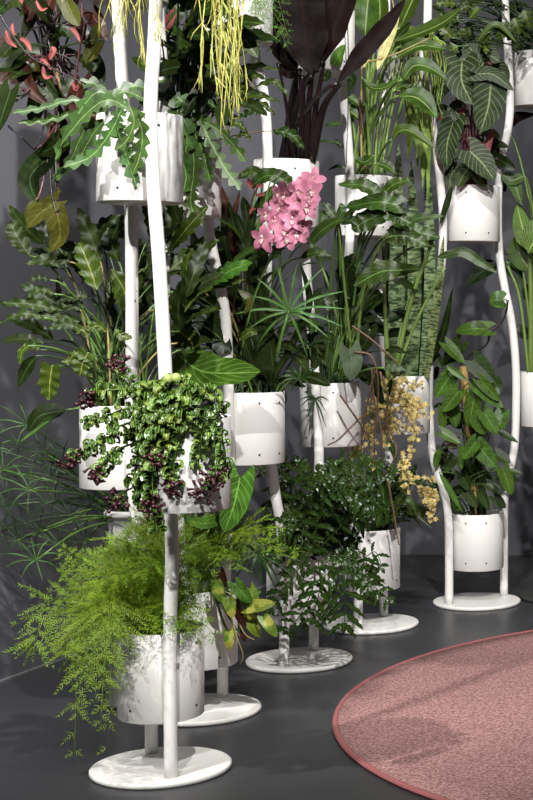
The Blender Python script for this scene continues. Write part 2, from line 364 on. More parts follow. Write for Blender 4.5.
planter('B1', -1.544, 5.49, Z1, 'white planter low on the second stand, with the variegated pothos trailing from it', (-60, 30))
planter('C1', -1.374, 6.267, Z1, 'white planter mostly hidden under the dark curly fern', (-40, 40))
planter('D1', -1.218, 6.99, Z1, 'white planter low on the fourth stand, under the hanging brown roots', (-5, 60))
planter('E1', -0.814, 7.525, Z1, 'white planter low on the rearmost stand, under the heart-leaf climber', (-24, 20))
planter('A2', -1.31, 4.51, Z2, 'white planter in front of the front tube, under the curly trailing plant', (48, -50))
planter('AB2', -1.68, 5.08, Z2, 'white planter behind the maroon-flowered trails, with long-stalked philodendron leaves above', (-50, 40))
planter('BC2', -1.467, 5.87, Z2, 'white planter with a column of dark screws, below the dark leaves under the pink orchid', (15, 55))
planter('CD2', -1.324, 6.63, Z2, 'white planter with a grey heart-shaped leaf hanging over its rim', (5, -50))
planter('DE2', -1.13, 7.3, Z2, 'white planter under the banded snake plant, behind the yellow orchid sprays', (-35, 45))
planter('ER2', -0.508, 7.75, Z2, 'white planter at mid height cut by the right picture edge', (-20, 40))
planter('A3', -1.53, 4.80, Z3, 'white planter high on the front stand behind the tube, zigzag cactus stems over its rim', (25, -30))
planter('B3', -1.60, 5.49, Z3, 'white planter high on the second stand, right below the long zigzag cactus stems', (52, -30))
planter('C3', -1.42, 6.25, Z3, 'white planter behind the pink orchid, holding the black-burgundy plant', (15, -45))
planter('D3', -1.249, 6.99, Z3, 'white planter high on the fourth stand, holding the tall paddle-leaved plant', (40, -40))
planter('E3', -0.833, 7.53, Z3, 'white planter high on the rearmost stand, holding the dark plant with pale veins', (-15, 35))
planter('A4', -1.37, 4.52, Z4+0.03, 'white planter at the very top above the zigzag cactus, out of which pale strings hang', (-30, 40))
planter('AB4', -1.665, 5.10, Z4, 'white planter cut by the top edge above the front stand, seen from below', (-30, 40))
planter('BC4', -1.512, 5.87, Z4, 'white planter at the top behind the fine feathery fern and yellow strings', (-30, 40))
planter('CD4', -1.35, 6.63, Z4, 'white planter at the top, right of the big burgundy leaves', (-30, 40))
planter('DE4', -1.12, 7.30, Z4, 'white planter at the top hidden behind green strings and paddle leaves', (-30, 40))
planter('ER4', -0.535, 7.75, Z4, 'white planter at the top right cut by the picture edge, with star-shaped leaves', (-10, 45))

# ------------------------------------------------------------------ leaf shapes
def sh_lance(t, s): return max(0, math.sin(math.pi*t**0.8))**0.85
def sh_ovate(t, s): return min(1, 1.75*(t**0.5)*((1-t)**0.72))
def sh_heart(t, s): return min(1, 1.12*((1-t)**0.78)*(0.72+1.1*t)*(min(1, 0.72+t*3)))
def sh_strap(t, s): return min(1, (t*5)**0.5 if t < 0.2 else 1, ((1-t)*2.2)**0.7)
def sh_taper(t, s): return max(0.02, 1-t**1.6)*min(1, 0.5+t*4)
def sh_sword(t, s): return min(1, 0.75+t*0.8, ((1-t)*4)**0.65)*(1-0.3*t)
def sh_paddle(t, s): return min(1, (t*3.2)**0.8, ((1-t)*2.6)**0.75)
def lob(x): return abs(math.sin(math.pi*x))**0.8
def saw(x):
    x %= 1
    return (x/0.72)**0.8 if x < 0.72 else ((1-x)/0.28)**0.6
def sh_xan(t, s): return sh_ovate(t, s)*(0.66+0.34*saw(t*5.5+(0.25 if s > 0 else 0)))
def sh_mon(t, s): return sh_heart(t, s)*(0.82+0.18*saw(t*2.6+0.45))
def sh_hast(t, s): return (1.0-0.9*abs(t-0.12)/0.12 if t < 0.12 else max(0.34-0.2*0, 1-(t-0.12)*3.4) if t < 0.32 else 0.5*math.sin(math.pi*min(1, (t-0.32)/0.68*0.5+0.5))+0.02)
def sh_star(t, s): return (0.25+0.75*lob(t*3.0+0.1))*(1-t)**0.5*min(1, 0.4+t*4)
def sh_fish(t, s):
    x = (t*FISHN[0]+(0.5 if s > 0 else 0)) % 1
    return (0.20+0.80*((x/0.62)**0.75 if x < 0.62 else ((1-x)/0.38)**0.7))*min(1, 0.5+t*5, ((1-t)*6)**0.6)
FISHN = [8]
def sh_wavy(t, s): return sh_lance(t, s)*(0.8+0.2*math.sin(t*26+s))
SH = {k[3:]: v for k, v in list(globals().items()) if k.startswith('sh_')}
BACKL = {'heart': 0.30, 'mon': 0.22, 'hast': 0.12}
FWD = {'xan': 0.55, 'mon': 0.35, 'fish': 0.15, 'star': 0.4}
SEG = {'xan': 52, 'mon': 46, 'fish': 72, 'star': 34, 'hast': 24, 'wavy': 40, 'sword': 26}

def blade(g, pts, w, shape='lance', nrm=None, bend=0.10, fold=0.15, wave=0.0, wn=4, n=None, k=2, mi=0, roll=0.0):
    n = n or SEG.get(shape, 12)
    pts = [V(p) for p in pts]
    d = pts[-1]-pts[0]; Ln = max(d.length, 1e-6)
    if nrm is None: nrm = V((R_(-.5, .5), R_(-.9, -.4), R_(.3, .9)))
    nrm = V(nrm)
    if len(pts) == 2:
        dn = d/Ln; nn = (nrm-dn*nrm.dot(dn)); nn = nn.normalized() if nn.length > 1e-6 else V((0, -1, 0))
        pts = [pts[0], pts[0].lerp(pts[1], 0.5)+nn*(bend*Ln), pts[1]]
    C = catmull(pts, n); f = SH[shape]; bk = BACKL.get(shape, 0); fw = FWD.get(shape, 0)
    vs = []; uvs = []; fs = []; ph = R_(0, 6.28)
    for i, c in enumerate(C):
        t = i/n
        T = (C[min(i+1, n)]-C[max(i-1, 0)]).normalized()
        N = nrm-T*nrm.dot(T)
        if N.length < 1e-4: N = V((0, -1, 0))-T*(-T.y)
        N.normalize(); S = T.cross(N)
        for j in range(-k, k+1):
            u = j/k; ww = w*0.5*f(t, 1 if u > 0 else -1)
            off = abs(u)*ww
            p = c+S*(u*ww)+N*(fold*off*(1 if roll == 0 else (1+roll*abs(u)*2)))+N*(wave*w*abs(u)**1.5*math.sin(t*wn*6.28+ph+(1.3 if u > 0 else 0)))
            p += T*(fw*off) - T*(bk*Ln*((1-t)**3)*abs(u)**1.2)
            vs.append(p); uvs.append((u*0.5+0.5, t))
    m = 2*k+1
    for i in range(n):
        for j in range(m-1):
            fs.append((i*m+j, i*m+j+1, (i+1)*m+j+1, (i+1)*m+j))
    g.add(vs, fs, uvs, mi)
def stalk_pts(a, b, up=0.35, n=10):
    d = b-a; L = d.length
    return bez(a, a+V((d.x*0.15, d.y*0.15, max(0.03, abs(d.z)*0.5)+up*0.25*L)), b-V((d.x*0.35, d.y*0.35, -0.10*L*up)), b, n)
def leaf(t, mat, pts, w, shape='ovate', root=None, stk=STK, sr=0.0035, up=0.35, name='leaf', **kw):
    g = Geo(); blade(g, pts, w, shape, **kw); o = g.build(name, mat, t)
    if root is not None:
        g = Geo(); g.tube(stalk_pts(V(root), V(pts[0]), up), sr*1.35, sr, 6); g.build('leaf_stalk', stk, o)
    return o
def pleaf(t, mat, pxs, d, wpx, shape='ovate', root=None, dd=0.0, **kw):  # pxs: points seen in the photo; d: distance; dd: extra distance at the tip
    n = len(pxs)
    P = [at(x, y, d+dd*i/(n-1)) for i, (x, y) in enumerate(pxs)]
    if 'nrm' not in kw: kw['nrm'] = V((R_(-.25, .25), -1, R_(.2, .8)))
    return leaf(t, mat, P, wpx*d/F, shape, root, **kw)
def jit(p, r): return V((p[0]+R_(-r, r), p[1]+R_(-r, r), p[2]))
def fill(t, mats, root, box, ds, n, Lr, wr, shape, droop=0.3, out=0.7, rr=0.05, stk=STK, sr=0.003, **kw):
    mats = mats if isinstance(mats, (list, tuple)) else [mats]
    for i in range(n):
        b = at(R_(box[0], box[2]), R_(box[1], box[3]), R_(*ds)); r = jit(root, rr)
        d = (b-r); d = (d.normalized() if d.length > 0.01 else V((0, 0, 1)))*out+V((R_(-.5, .5), R_(-.5, .3), R_(-.3, .3)-droop)); d.normalize()
        L = R_(*Lr)
        leaf(t, random.choice(mats), [b, b+d*L], L*wr*R_(.85, 1.15), shape, r, stk, sr, nrm=V((R_(-.5, .5), R_(-1, -.3), R_(.2, 1))), **kw)

# ------------------------------------------------------------------ asparagus ferns
def needle(g, p, d, L, wd, nrm):
    s = d.cross(nrm); s = s.normalized()*wd if s.length > 1e-6 else V((wd, 0, 0))
    g.add([p-s, p+s, p+d*L+s*0.25, p+d*L-s*0.25], [(0, 1, 2, 3)])
def feather(t, mat, pts, plen, npin=15, nl=0.018, nw=0.0014, nstep=0.0068, start=0.22, nrm=None, name='frond'):
    g = Geo(); C = catmull(pts, 28)
    g.tube(C, 0.0016, 0.0005, 4)
    nrm = V(nrm) if nrm is not None else V((R_(-.4, .4), R_(-1, -.5), R_(.3, 1)))
    for i in range(npin*2):
        sg = 1 if i % 2 else -1
        t_ = start+(1-start)*(i*.5+R_(-.45, .45))/npin; t_ = min(max(t_, 0), 0.995)
        x = t_*28; k = min(int(x), 27); c = C[k].lerp(C[k+1], x-k); T = (C[k+1]-C[k]).normalized()
        N = (nrm-T*nrm.dot(T)).normalized(); S = T.cross(N)
        L = plen*(0.25+0.75*math.sin(math.pi*min(1, (t_-start)/(1-start)*0.88+0.16)))*R_(.55, 1.2)
        d = (S*sg*R_(.6, 1.1)+T*R_(.3, .9)+N*R_(-.35, .4)).normalized()
        m = max(3, int(L/nstep)); P = [c+d*(L*j/m)+V((0, 0, -0.2*L*(j/m)**2)) for j in range(m+1)]
        g.add([P[0]+N*.0006, P[-1], P[0]-N*.0006], [(0, 1, 2)])
        for j in range(1, m+1):
            e = (P[j]-P[j-1]).normalized(); sd = e.cross(N)
            for s2 in (-1, 1):
                nd_ = (sd*s2*R_(.5, 1.0)+e*R_(.4, 1.1)+N*R_(-.35, .35)).normalized()
                needle(g, P[j], nd_, nl*(1.05-0.7*j/m)*R_(.6, 1.3), nw, N)
        needle(g, P[-1], d, nl*0.6, nw, N)
    return g.build(name, mat, t)
def arc(root, tip, up=0.12, side=0.0):
    m = root.lerp(tip, 0.45)+V((R_(-side, side), R_(-side, side), up))
    return [root, root.lerp(m, 0.5)+V((0, 0, up*0.35)), m, tip]
t = thing('asparagus_fern', 'bright lacy asparagus fern spilling out of the lowest planter of the front stand', 'plant', SPOT_['A1'], 'asparagus ferns')
r = SPOT_['A1']
tips = [(15, 625, 4.62, .14), (35, 598, 4.75, .16), (30, 645, 4.55, .12), (55, 575, 4.85, .16), (62, 655, 4.5, .1), (88, 560, 4.9, .18), (110, 548, 4.95, .18), (45, 620, 4.7, .14), (75, 600, 4.6, .15),
        (84, 690, 4.5, .12), (78, 720, 4.45, .13), (100, 735, 4.42, .12), (95, 700, 4.5, .1), (68, 690, 4.6, .12), (74, 764, 4.45, .16), (108, 748, 4.5, .12), (112, 700, 4.55, .08),
        (130, 540, 4.9, .2), (150, 545, 4.7, .2), (165, 550, 5.0, .2), (185, 548, 4.9, .2), (200, 560, 4.8, .18), (215, 590, 4.75, .14), (120, 580, 4.55, .15),
        (95, 590, 5.0, .18), (140, 565, 5.05, .2), (70, 630, 4.75, .12)]
for x, y, d, up in tips:
    P = arc(jit(r, .05), at(x, y, d), up*R_(.8, 1.1), .03)
    if y > 640 and x < 150:
        a0 = jit(r, .04); P = [a0, a0+V((-.07, -.05, .10)), at(min(x+26, 112), 606+R_(-8, 8), 4.62), at(min(x+6, 112), 640, 4.55), at(x, y, d)]
    feather(t, L_FERN, P, R_(.075, .11) if y > 640 else R_(.09, .13), 17)
for i in range(26):
    tip = at(R_(50, 205), R_(545, 615), R_(4.72, 5.1)); feather(t, L_FERN, arc(jit(r, .06), tip, R_(.05, .12), .04), R_(.06, .1), 14)
for x, y, d in [(190, 628, 4.6), (200, 634, 4.62), (181, 630, 4.58), (210, 622, 4.66), (220, 640, 4.66), (206, 646, 4.62), (122, 640, 4.58), (132, 638, 4.56), (146, 636, 4.55), (158, 632, 4.6), (186, 640, 4.6)]:
    feather(t, L_FERN, arc(jit(r, .04), at(x, y, d), .09, .02), R_(.05, .075), 12)
t = thing('asparagus_fern', 'bright lacy asparagus fern fanning out to the right above the pothos planter', 'plant', SPOT_['B1'], 'asparagus ferns')
r = SPOT_['B1']
for x, y, d in [(305, 552, 5.25), (296, 560, 5.2), (285, 535, 5.3), (270, 528, 5.4), (255, 530, 5.3), (240, 535, 5.35), (245, 570, 5.15), (225, 540, 5.5), (205, 540, 5.6), (250, 545, 5.5), (280, 548, 5.15), (215, 570, 5.2), (232, 560, 5.2), (190, 545, 5.5)]:
    feather(t, L_FERN, arc(jit(r, .05), at(x, y, d), R_(.10, .16), .03), R_(.07, .10), 15)
t = thing('asparagus_fern', 'fine dark feathery asparagus fern at the top, right of the yellow strings', 'plant', SPOT_['BC4'], 'asparagus ferns')
r = SPOT_['BC4']
for i in range(34):
    feather(t, L_FERND, arc(jit(r, .06), at(R_(238, 292), R_(-12, 62) if i > 8 else R_(30, 68), R_(5.6, 6.0)), R_(.05, .14), .05), R_(.05, .085), 12, nl=.014, nw=.0009)

# ------------------------------------------------------------------ pothos and friends in the second low planter
t = thing('pothos', 'variegated yellow and green pothos trailing over a low planter beside the fern', 'plant', SPOT_['B1'])
r = SPOT_['B1']
for pts, wd, m in [([(248, 607), (276, 603)], 15, L_POTH), ([(247, 615), (261, 638)], 15, L_POTH), ([(264, 618), (277, 637)], 13, L_POTH), ([(229, 632), (229, 650)], 12, L_POTH), ([(228, 600), (233, 618)], 13, L_POTH),
                   ([(240, 596), (262, 592)], 14, L_HEART), ([(250, 590), (258, 612)], 14, L_POTH), ([(217, 585), (224, 603)], 14, L_POTH), ([(236, 585), (252, 603)], 16, L_HEART), ([(236, 605), (246, 628)], 11, L_RED), ([(220, 572), (226, 588)], 11, L_RED), ([(240, 632), (246, 642)], 6, L_RED)]:
    pleaf(t, m, pts, R_(5.27, 5.33), wd, 'heart', r+V((.05, -.08, .03)), fold=0.2)
for P in ([(230, 592, 5.33), (236, 615, 5.31), (245, 634, 5.3), (255, 640, 5.3)], [(226, 595, 5.33), (232, 620, 5.32), (238, 640, 5.31), (243, 655, 5.31), (240, 665, 5.32)]):
    g = Geo(); g.tube(catmull([at(*p) for p in P], 20), 0.003, 0.0015, 5); g.build('vine', STKY, t)
t = thing('philodendron', 'single broad glossy pale green leaf plant below the front curly trailing planter', 'plant', SPOT_['B1'])
pleaf(t, L_BIG, [(240, 478), (234, 505), (224, 533)], 5.35, 38, 'heart', r, nrm=(-.1, -1, .35), wave=.03)
pleaf(t, L_BIG, [(225, 520), (205, 524), (186, 520)], 5.4, 26, 'ovate', r, nrm=(0, -.6, 1))
pleaf(t, L_OLIVE, [(200, 540), (196, 518)], 5.45, 12, 'ovate', r); 

def sedge(t, top, root, rays, mats=L_CYP, wd=0.010, nrm=(0, -1, .2), stk=STK, sr=.0028):
    g = Geo(); m = root.lerp(top, 0.5)+V((R_(-.02, .02), R_(-.02, .02), .03))
    g.tube(catmull([root, m, top], 14), sr*1.2, sr, 6); s_ = g.build('stem', stk, t)
    for q in rays:
        g = Geo(); mid = top.lerp(q, 0.5)+V((0, -.006, .012)); blade(g, [top, mid, q], wd, 'strap', nrm=nrm, fold=.3, n=9, k=1); g.build('ray', mats, s_)
def sedge_px(t, c, d, root, rays, **kw):
    sedge(t, at(c[0], c[1], d), root, [at(x, y, d+R_(-.06, .05)) for x, y in rays], **kw)
def ring(c, rx, ry, n, sag=0): 
    o = R_(0, 6.28); return [(c[0]+rx*R_(.75, 1.1)*math.cos(o+6.283*k/n), c[1]+sag+ry*R_(.75, 1.1)*math.sin(o+6.283*k/n)) for k in range(n)]
t = thing('umbrella_sedge', 'umbrella sedge with one large star of narrow leaves below the pink orchid', 'plant', SPOT_['BC2'], 'umbrella sedges')
r = SPOT_['BC2']+V((.08, 0, 0))
sedge_px(t, (289, 311), 5.72, r, [(276, 261), (256, 277), (252, 296), (234, 314), (247, 330), (257, 345), (277, 361), (308, 358), (329, 338), (344, 327), (346, 309), (345, 291), (324, 267), (298, 262), (268, 302), (312, 318)], wd=.0095)
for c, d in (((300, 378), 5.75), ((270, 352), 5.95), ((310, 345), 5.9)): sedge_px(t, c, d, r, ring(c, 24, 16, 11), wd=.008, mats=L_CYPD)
t = thing('umbrella_sedge', 'small umbrella sedge star drooping beside the lower asparagus fern', 'plant', SPOT_['B1'], 'umbrella sedges')
sedge_px(t, (258, 553), 5.3, SPOT_['B1']+V((.07, .05, 0)), [(232, 570), (238, 545), (250, 580), (262, 585), (280, 582), (296, 578), (305, 562), (290, 548), (270, 540), (255, 536), (276, 590)], mats=L_CYPD, wd=.009)
t = thing('umbrella_sedge', 'dark spindly umbrella sedge star hanging before the planter with the grey heart leaf', 'plant', SPOT_['CD2'], 'umbrella sedges')
sedge_px(t, (315, 398), 6.43, SPOT_['CD2']+V((-.06, -.06, 0)), [(300, 408), (306, 424), (312, 430), (327, 430), (326, 412), (330, 402), (318, 384), (303, 392), (298, 402)], mats=L_CYPD, wd=.006)

# tall pot at the wall with the dark sedge
pr = V((-1.83, 5.62, 0))
px_ = thing('plant_pedestal', 'dark plain pedestal hidden behind the fern near the grey wall', 'pedestal', pr)
g = Geo(); g.lathe([(0.001, 0), (0.10, 0), (0.10, 0.015), (0.07, 0.03), (0.07, 0.53), (0.09, 0.545), (0.09, 0.555), (0.001, 0.555)], pr, 40); g.build('column', DARKM, px_)
t = thing('flower_pot', 'small white ribbed pot in the shade behind the front stand', 'pot', pr+V((0, 0, .556)))
g = Geo(); g.lathe([(0.001, 0), (0.066, 0), (0.070, .012), (0.066, .014), (0.074, .10), (0.082, .102), (0.085, .118), (0.080, .120), (0.080, .125), (0.072, .122), (0.068, .10), (0.06, .01), (.001, .01)], pr+V((0, 0, .556)), 40); g.build('shell', WHITE, t)
g = Geo(); g.lathe([(0.001, .095), (0.066, .09)], pr+V((0, 0, .556)), 30); g.build('soil', SOIL, t)
r = pr+V((0, 0, .65))
t = thing('umbrella_sedge', 'dark many-stemmed umbrella sedge leaning out to the left against the grey wall', 'plant', r, 'umbrella sedges')
for c in [(20, 445), (3, 470), (44, 452), (62, 462), (10, 415 + 60), (30, 490), (5, 505), (55, 500), (70, 515), (2, 530), (18, 540), (40, 530), (60, 545), (75, 560), (28, 425), (85, 540), (50, 475), (-6, 448), (36, 560), (92, 505), (78, 480)]:
    d = R_(5.3, 5.65); sedge_px(t, c, d, jit(r, .05), ring((c[0]-5, c[1]-6), 36, 26, 9, 4), mats=random.choice([L_CYPD, L_CYPD, L_CYP]), wd=.0042, stk=random.choice([STK, STKD]), sr=.0032)
for a, b in (((20, 442), (64, 410)), ((26, 438), (58, 415))): pleaf(t, L_CYP, [a, ((a[0]+b[0])/2, (a[1]+b[1])/2-1), b], 5.35, 5, 'lance', n=9)

# ------------------------------------------------------------------ zigzag (fishbone) cactus
def fish(t, px, d, wpx, nl, mat=L_FISH, dd=0):
    FISHN[0] = nl
    pleaf(t, mat, px, d, wpx, 'fish', None, dd, nrm=(R_(-.2, .2), -1, R_(.2, .5)), fold=.12, name='stem')
t = thing('fishbone_cactus', 'fishbone cactus with zigzag stems draped over the left of the two highest front planters', 'plant', SPOT_['A3'], 'fishbone cacti')
for px, d, wp, nl in [([(128, 108), (108, 100), (88, 112), (62, 142)], 4.66, 15, 9), ([(125, 106), (100, 92), (82, 108), (66, 138)], 4.72, 14, 9), ([(118, 118), (108, 136), (90, 157), (63, 167)], 4.63, 15, 9),
                      ([(122, 108), (117, 125), (126, 155), (137, 187)], 4.65, 15, 10), ([(134, 108), (142, 132), (140, 155), (133, 174)], 4.64, 15, 8), ([(130, 106), (134, 122), (127, 140), (116, 150)], 4.62, 12, 6), ([(100, 106), (72, 100), (42, 108), (12, 113)], 4.74, 9, 9), ([(104, 110), (80, 112), (48, 120), (18, 123)], 4.76, 9, 9),
                      ([(112, 104), (90, 108), (70, 128), (55, 160)], 4.82, 14, 8), ([(108, 108), (85, 130), (68, 165), (50, 182)], 4.9, 13, 9), ([(140, 104), (148, 92), (136, 86), (112, 92)], 4.74, 14, 7), ([(120, 104), (104, 94), (95, 84), (78, 82)], 4.85, 13, 6), ([(126, 104), (118, 95), (128, 92), (146, 100)], 4.72, 12, 6), ([(110, 116), (96, 130), (84, 150), (78, 165)], 4.7, 12, 7)]:
    fish(t, px, d, wp*1.2, max(4, nl*.72))
t = thing('fishbone_cactus', 'fishbone cactus with long zigzag stems hanging beside the front tube, right of it', 'plant', SPOT_['B3'], 'fishbone cacti')
for px, d, wp, nl in [([(196, 112), (178, 100), (186, 128), (184, 158), (164, 201)], 5.28, 17, 10), ([(190, 110), (176, 98), (158, 92)], 5.3, 15, 5), ([(192, 116), (212, 126), (230, 141), (246, 162)], 5.3, 13, 9), ([(200, 120), (212, 145), (226, 170), (241, 190)], 5.28, 13, 10), ([(190, 120), (194, 165), (191, 205), (203, 226)], 5.3, 14, 11),
                      ([(182, 108), (172, 120), (170, 142), (176, 160)], 5.29, 15, 7), ([(196, 106), (200, 100), (214, 106), (228, 118)], 5.4, 14, 6), ([(188, 118), (202, 150), (208, 172), (210, 182)], 5.3, 13, 8), ([(184, 122), (180, 150), (186, 176), (182, 196)], 5.26, 14, 9), ([(205, 112), (216, 106), (226, 112), (236, 128)], 5.5, 13, 6), ([(186, 110), (200, 96), (214, 92), (226, 96)], 5.45, 14, 6), ([(178, 112), (168, 128), (164, 150), (168, 170)], 5.27, 13, 8)]:
    fish(t, px, d, wp*1.2, max(4, nl*.72))

# ------------------------------------------------------------------ string cacti
def strands(t, mat, rim, starts, wd, n, d, branch=True):
    for (x0, y0, x1, y1) in starts:
        for k in range(n):
            a = at(x0+R_(-3, 3), y0, d+R_(-.06, .06)); b = at(x1+R_(-9, 9), y1*R_(.72, 1.0), d+R_(-.07, .07))
            g = Geo(); m1 = a.lerp(b, .35)+V((R_(-.02, .02), R_(-.02, .02), 0)); m2 = a.lerp(b, .7)+V((R_(-.018, .018), R_(-.015, .015), 0))
            P = catmull([rim, a+V((0, 0, .035)), a, m1, m2, b], 26); g.tube(P, wd*1.1, wd*.55, 5)
            if branch:
                for q in range(5):
                    i = random.randint(11, 24); p = P[i]; e = p+V((R_(-.03, .03), R_(-.02, .02), -R_(.03, .075)))
                    g.tube([p, p.lerp(e, .5)+V((R_(-.008, .008), 0, -.004)), e], wd*.8, wd*.4, 4)
            g.build('strand', mat, t)
t = thing('mistletoe_cactus', 'yellow-green mistletoe cactus with thin strings hanging from the top beside the front tube', 'plant', SPOT_['A4'], 'hanging string cacti')
strands(t, L_RHIP, SPOT_['A4']+V((0, 0, .06)), [(204, -70, 205, 95), (212, -70, 214, 118), (222, -70, 224, 142), (230, -70, 232, 150), (238, -70, 240, 105), (218, -70, 216, 90), (228, -70, 226, 120)], .0022, 4, 4.36)
strands(t, L_RHIP, SPOT_['A4']+V((0, 0, .06)), [(128, -70, 118, 55), (135, -70, 128, 40), (142, -70, 140, 75), (120, -70, 108, 40), (158, -70, 158, 50)], .0018, 3, 4.45)
t = thing('string_cactus', 'green flat-stemmed string cactus hanging behind the paddle leaves', 'plant', SPOT_['DE4'], 'hanging string cacti')
strands(t, L_LEPI, SPOT_['DE4']+V((0, 0, .08)), [(404, 40, 406, 130), (412, 38, 412, 150), (420, 36, 420, 165), (428, 40, 428, 175), (434, 45, 434, 120), (440, 50, 440, 105), (400, 44, 398, 110)], .0042, 5, 7.14, False)
for x, y in ((418, 170), (428, 205), (424, 190), (410, 160)):
    pleaf(t, L_LEPI, [(x+R_(-3, 3), 90), (x, 130), (x+R_(-2, 2), y)], 7.14, 8, 'strap')

# ------------------------------------------------------------------ climber on the moss pole, top left
r = SPOT_['A3']+V((-.06, .06, 0))
t = thing('moss_pole', 'thin brown coir pole leaning in the dark climber, upper left', 'pole', r)
g = Geo(); g.tube(catmull([r+V((0, 0, -.01)), at(66, 95, 4.95), at(48, 20, 5.0), at(40, -30, 5.02)], 24), .010, .010, 10); g.build('shaft', POLE, t)
t = thing('climbing_philodendron', 'dark olive climber with salmon-red leaf sheaths on the coir pole, upper left', 'plant', r)
for px, d, wp, m, s in [([(36, 200), (28, 226)], 4.9, 16, L_OLIVE, 'ovate'), ([(56, 202), (38, 215), (27, 228)], 4.86, 22, L_OLIVE, 'heart'), ([(58, 216), (60, 236), (50, 252)], 4.84, 28, L_OLIVE, 'heart'), ([(48, 158), (30, 178), (38, 205)], 4.95, 30, L_DARK, 'heart'), ([(42, 160), (28, 175), (25, 180)], 5, 24, L_DARK, 'ovate'),
                        ([(66, 0), (72, 14), (79, 26)], 4.8, 22, L_OLIVE, 'ovate'), ([(56, -14), (66, 4), (72, 20)], 4.85, 20, L_OLIVE, 'ovate'), ([(100, 22), (92, 44), (82, 70)], 4.95, 16, L_OLIVE, 'ovate'), ([(104, 40), (94, 55), (88, 62)], 4.9, 14, L_OLIVE, 'ovate'),
                        ([(22, 60), (28, 85), (48, 106)], 4.85, 20, L_RED, 'ovate'), ([(18, 42), (8, 50), (2, 58)], 4.8, 22, L_DARK, 'heart'), ([(24, 56), (10, 66), (-4, 68)], 4.85, 22, L_DARK, 'heart'), ([(52, 38), (62, 30), (72, 38)], 4.95, 22, L_DARK, 'heart'), ([(10, 92), (4, 110), (-4, 135)], 4.78, 22, L_DARK, 'heart'), ([(14, 96), (0, 92), (-10, 88)], 4.8, 18, L_DARK, 'heart'),
                        ([(46, 88), (52, 96), (56, 106)], 4.85, 16, L_DARK, 'heart'), ([(32, 60), (36, 70), (34, 82)], 4.9, 10, L_OLIVE, 'ovate'), ([(86, 55), (96, 66), (104, 84)], 5.0, 22, L_DARK, 'heart'), ([(60, 140), (48, 150), (36, 152)], 4.95, 20, L_DARK, 'heart'), ([(14, 44), (18, 60), (30, 66)], 4.95, 20, L_DARK, 'heart'),
                        ([(8, -14), (3, -6), (-6, 2)], 4.8, 14, L_OLIVE, 'ovate'), ([(36, 8), (30, 22), (22, 40)], 4.95, 18, L_DARK, 'heart'), ([(50, 0), (46, 16), (54, 30)], 4.97, 18, L_RED, 'heart'), ([(66, 90), (74, 105), (72, 125)], 4.98, 24, L_DARK, 'heart'), ([(56, 120), (62, 150), (56, 176)], 5.0, 24, L_DARK, 'heart')]:
    pleaf(t, m, px, d, wp, s, at(56+R_(-4, 4), px[0][1]*.6+30, 4.98), stk=random.choice([STKR, STKD]), sr=.0028, up=.1, fold=.25)
fill(t, [L_DARK, L_DARK, L_XAND, L_RED], at(55, 70, 4.98), (0, -10, 92, 110), (4.9, 5.15), 26, (.09, .16), .5, 'heart', .4, .5, .06, STKB, wave=.03)
for px, wp in [([(6, 30), (10, 42), (17, 48)], 7), ([(13, 23), (14, 34), (17, 34)], 6), ([(20, 38), (28, 44), (32, 52)], 7), ([(50, 60), (54, 52), (52, 46)], 8), ([(43, 66), (46, 78), (53, 76)], 6), ([(70, 28), (76, 34), (80, 42)], 6), ([(36, 0), (42, 10), (48, 8)], 5), ([(22, 4), (24, -6), (28, -12)], 8), ([(72, 82), (76, 90), (78, 84)], 5), ([(52, 70), (44, 60), (40, 62)], 5)]:
    pleaf(t, L_PINKBUD, px, 4.78, wp, 'ovate', fold=.9, name='leaf_sheath')['label'] = 'salmon red curled leaf sheath'
for P in ([(-4, 8, 4.75), (12, 34, 4.75), (30, 56, 4.74), (56, 70, 4.74), (86, 84, 4.74)], [(82, -6, 4.85), (82, 30, 4.85), (78, 60, 4.88), (70, 100, 4.9), (46, 140, 4.92), (34, 150, 4.9)], [(8, 126, 4.8), (22, 138, 4.8), (34, 150, 4.82)], [(46, 110, 4.9), (42, 132, 4.9), (34, 150, 4.88)], [(50, 168, 4.88), (52, 195, 4.86), (57, 216, 4.85)], [(14, 100, 4.8), (24, 96, 4.82), (40, 80, 4.9)], [(48, 50, 4.9), (64, 56, 4.9), (76, 62, 4.9)], [(22, 34, 4.9), (40, 26, 4.92), (60, 24, 4.9), (78, 30, 4.9)], [(20, 82, 4.85), (14, 72, 4.85), (30, 64, 4.85)]):
    g = Geo(); g.tube(catmull([at(*p) for p in P], 20), .0032, .0024, 6); g.build('stem', random.choice([STKB, STKR, STKB]), t)

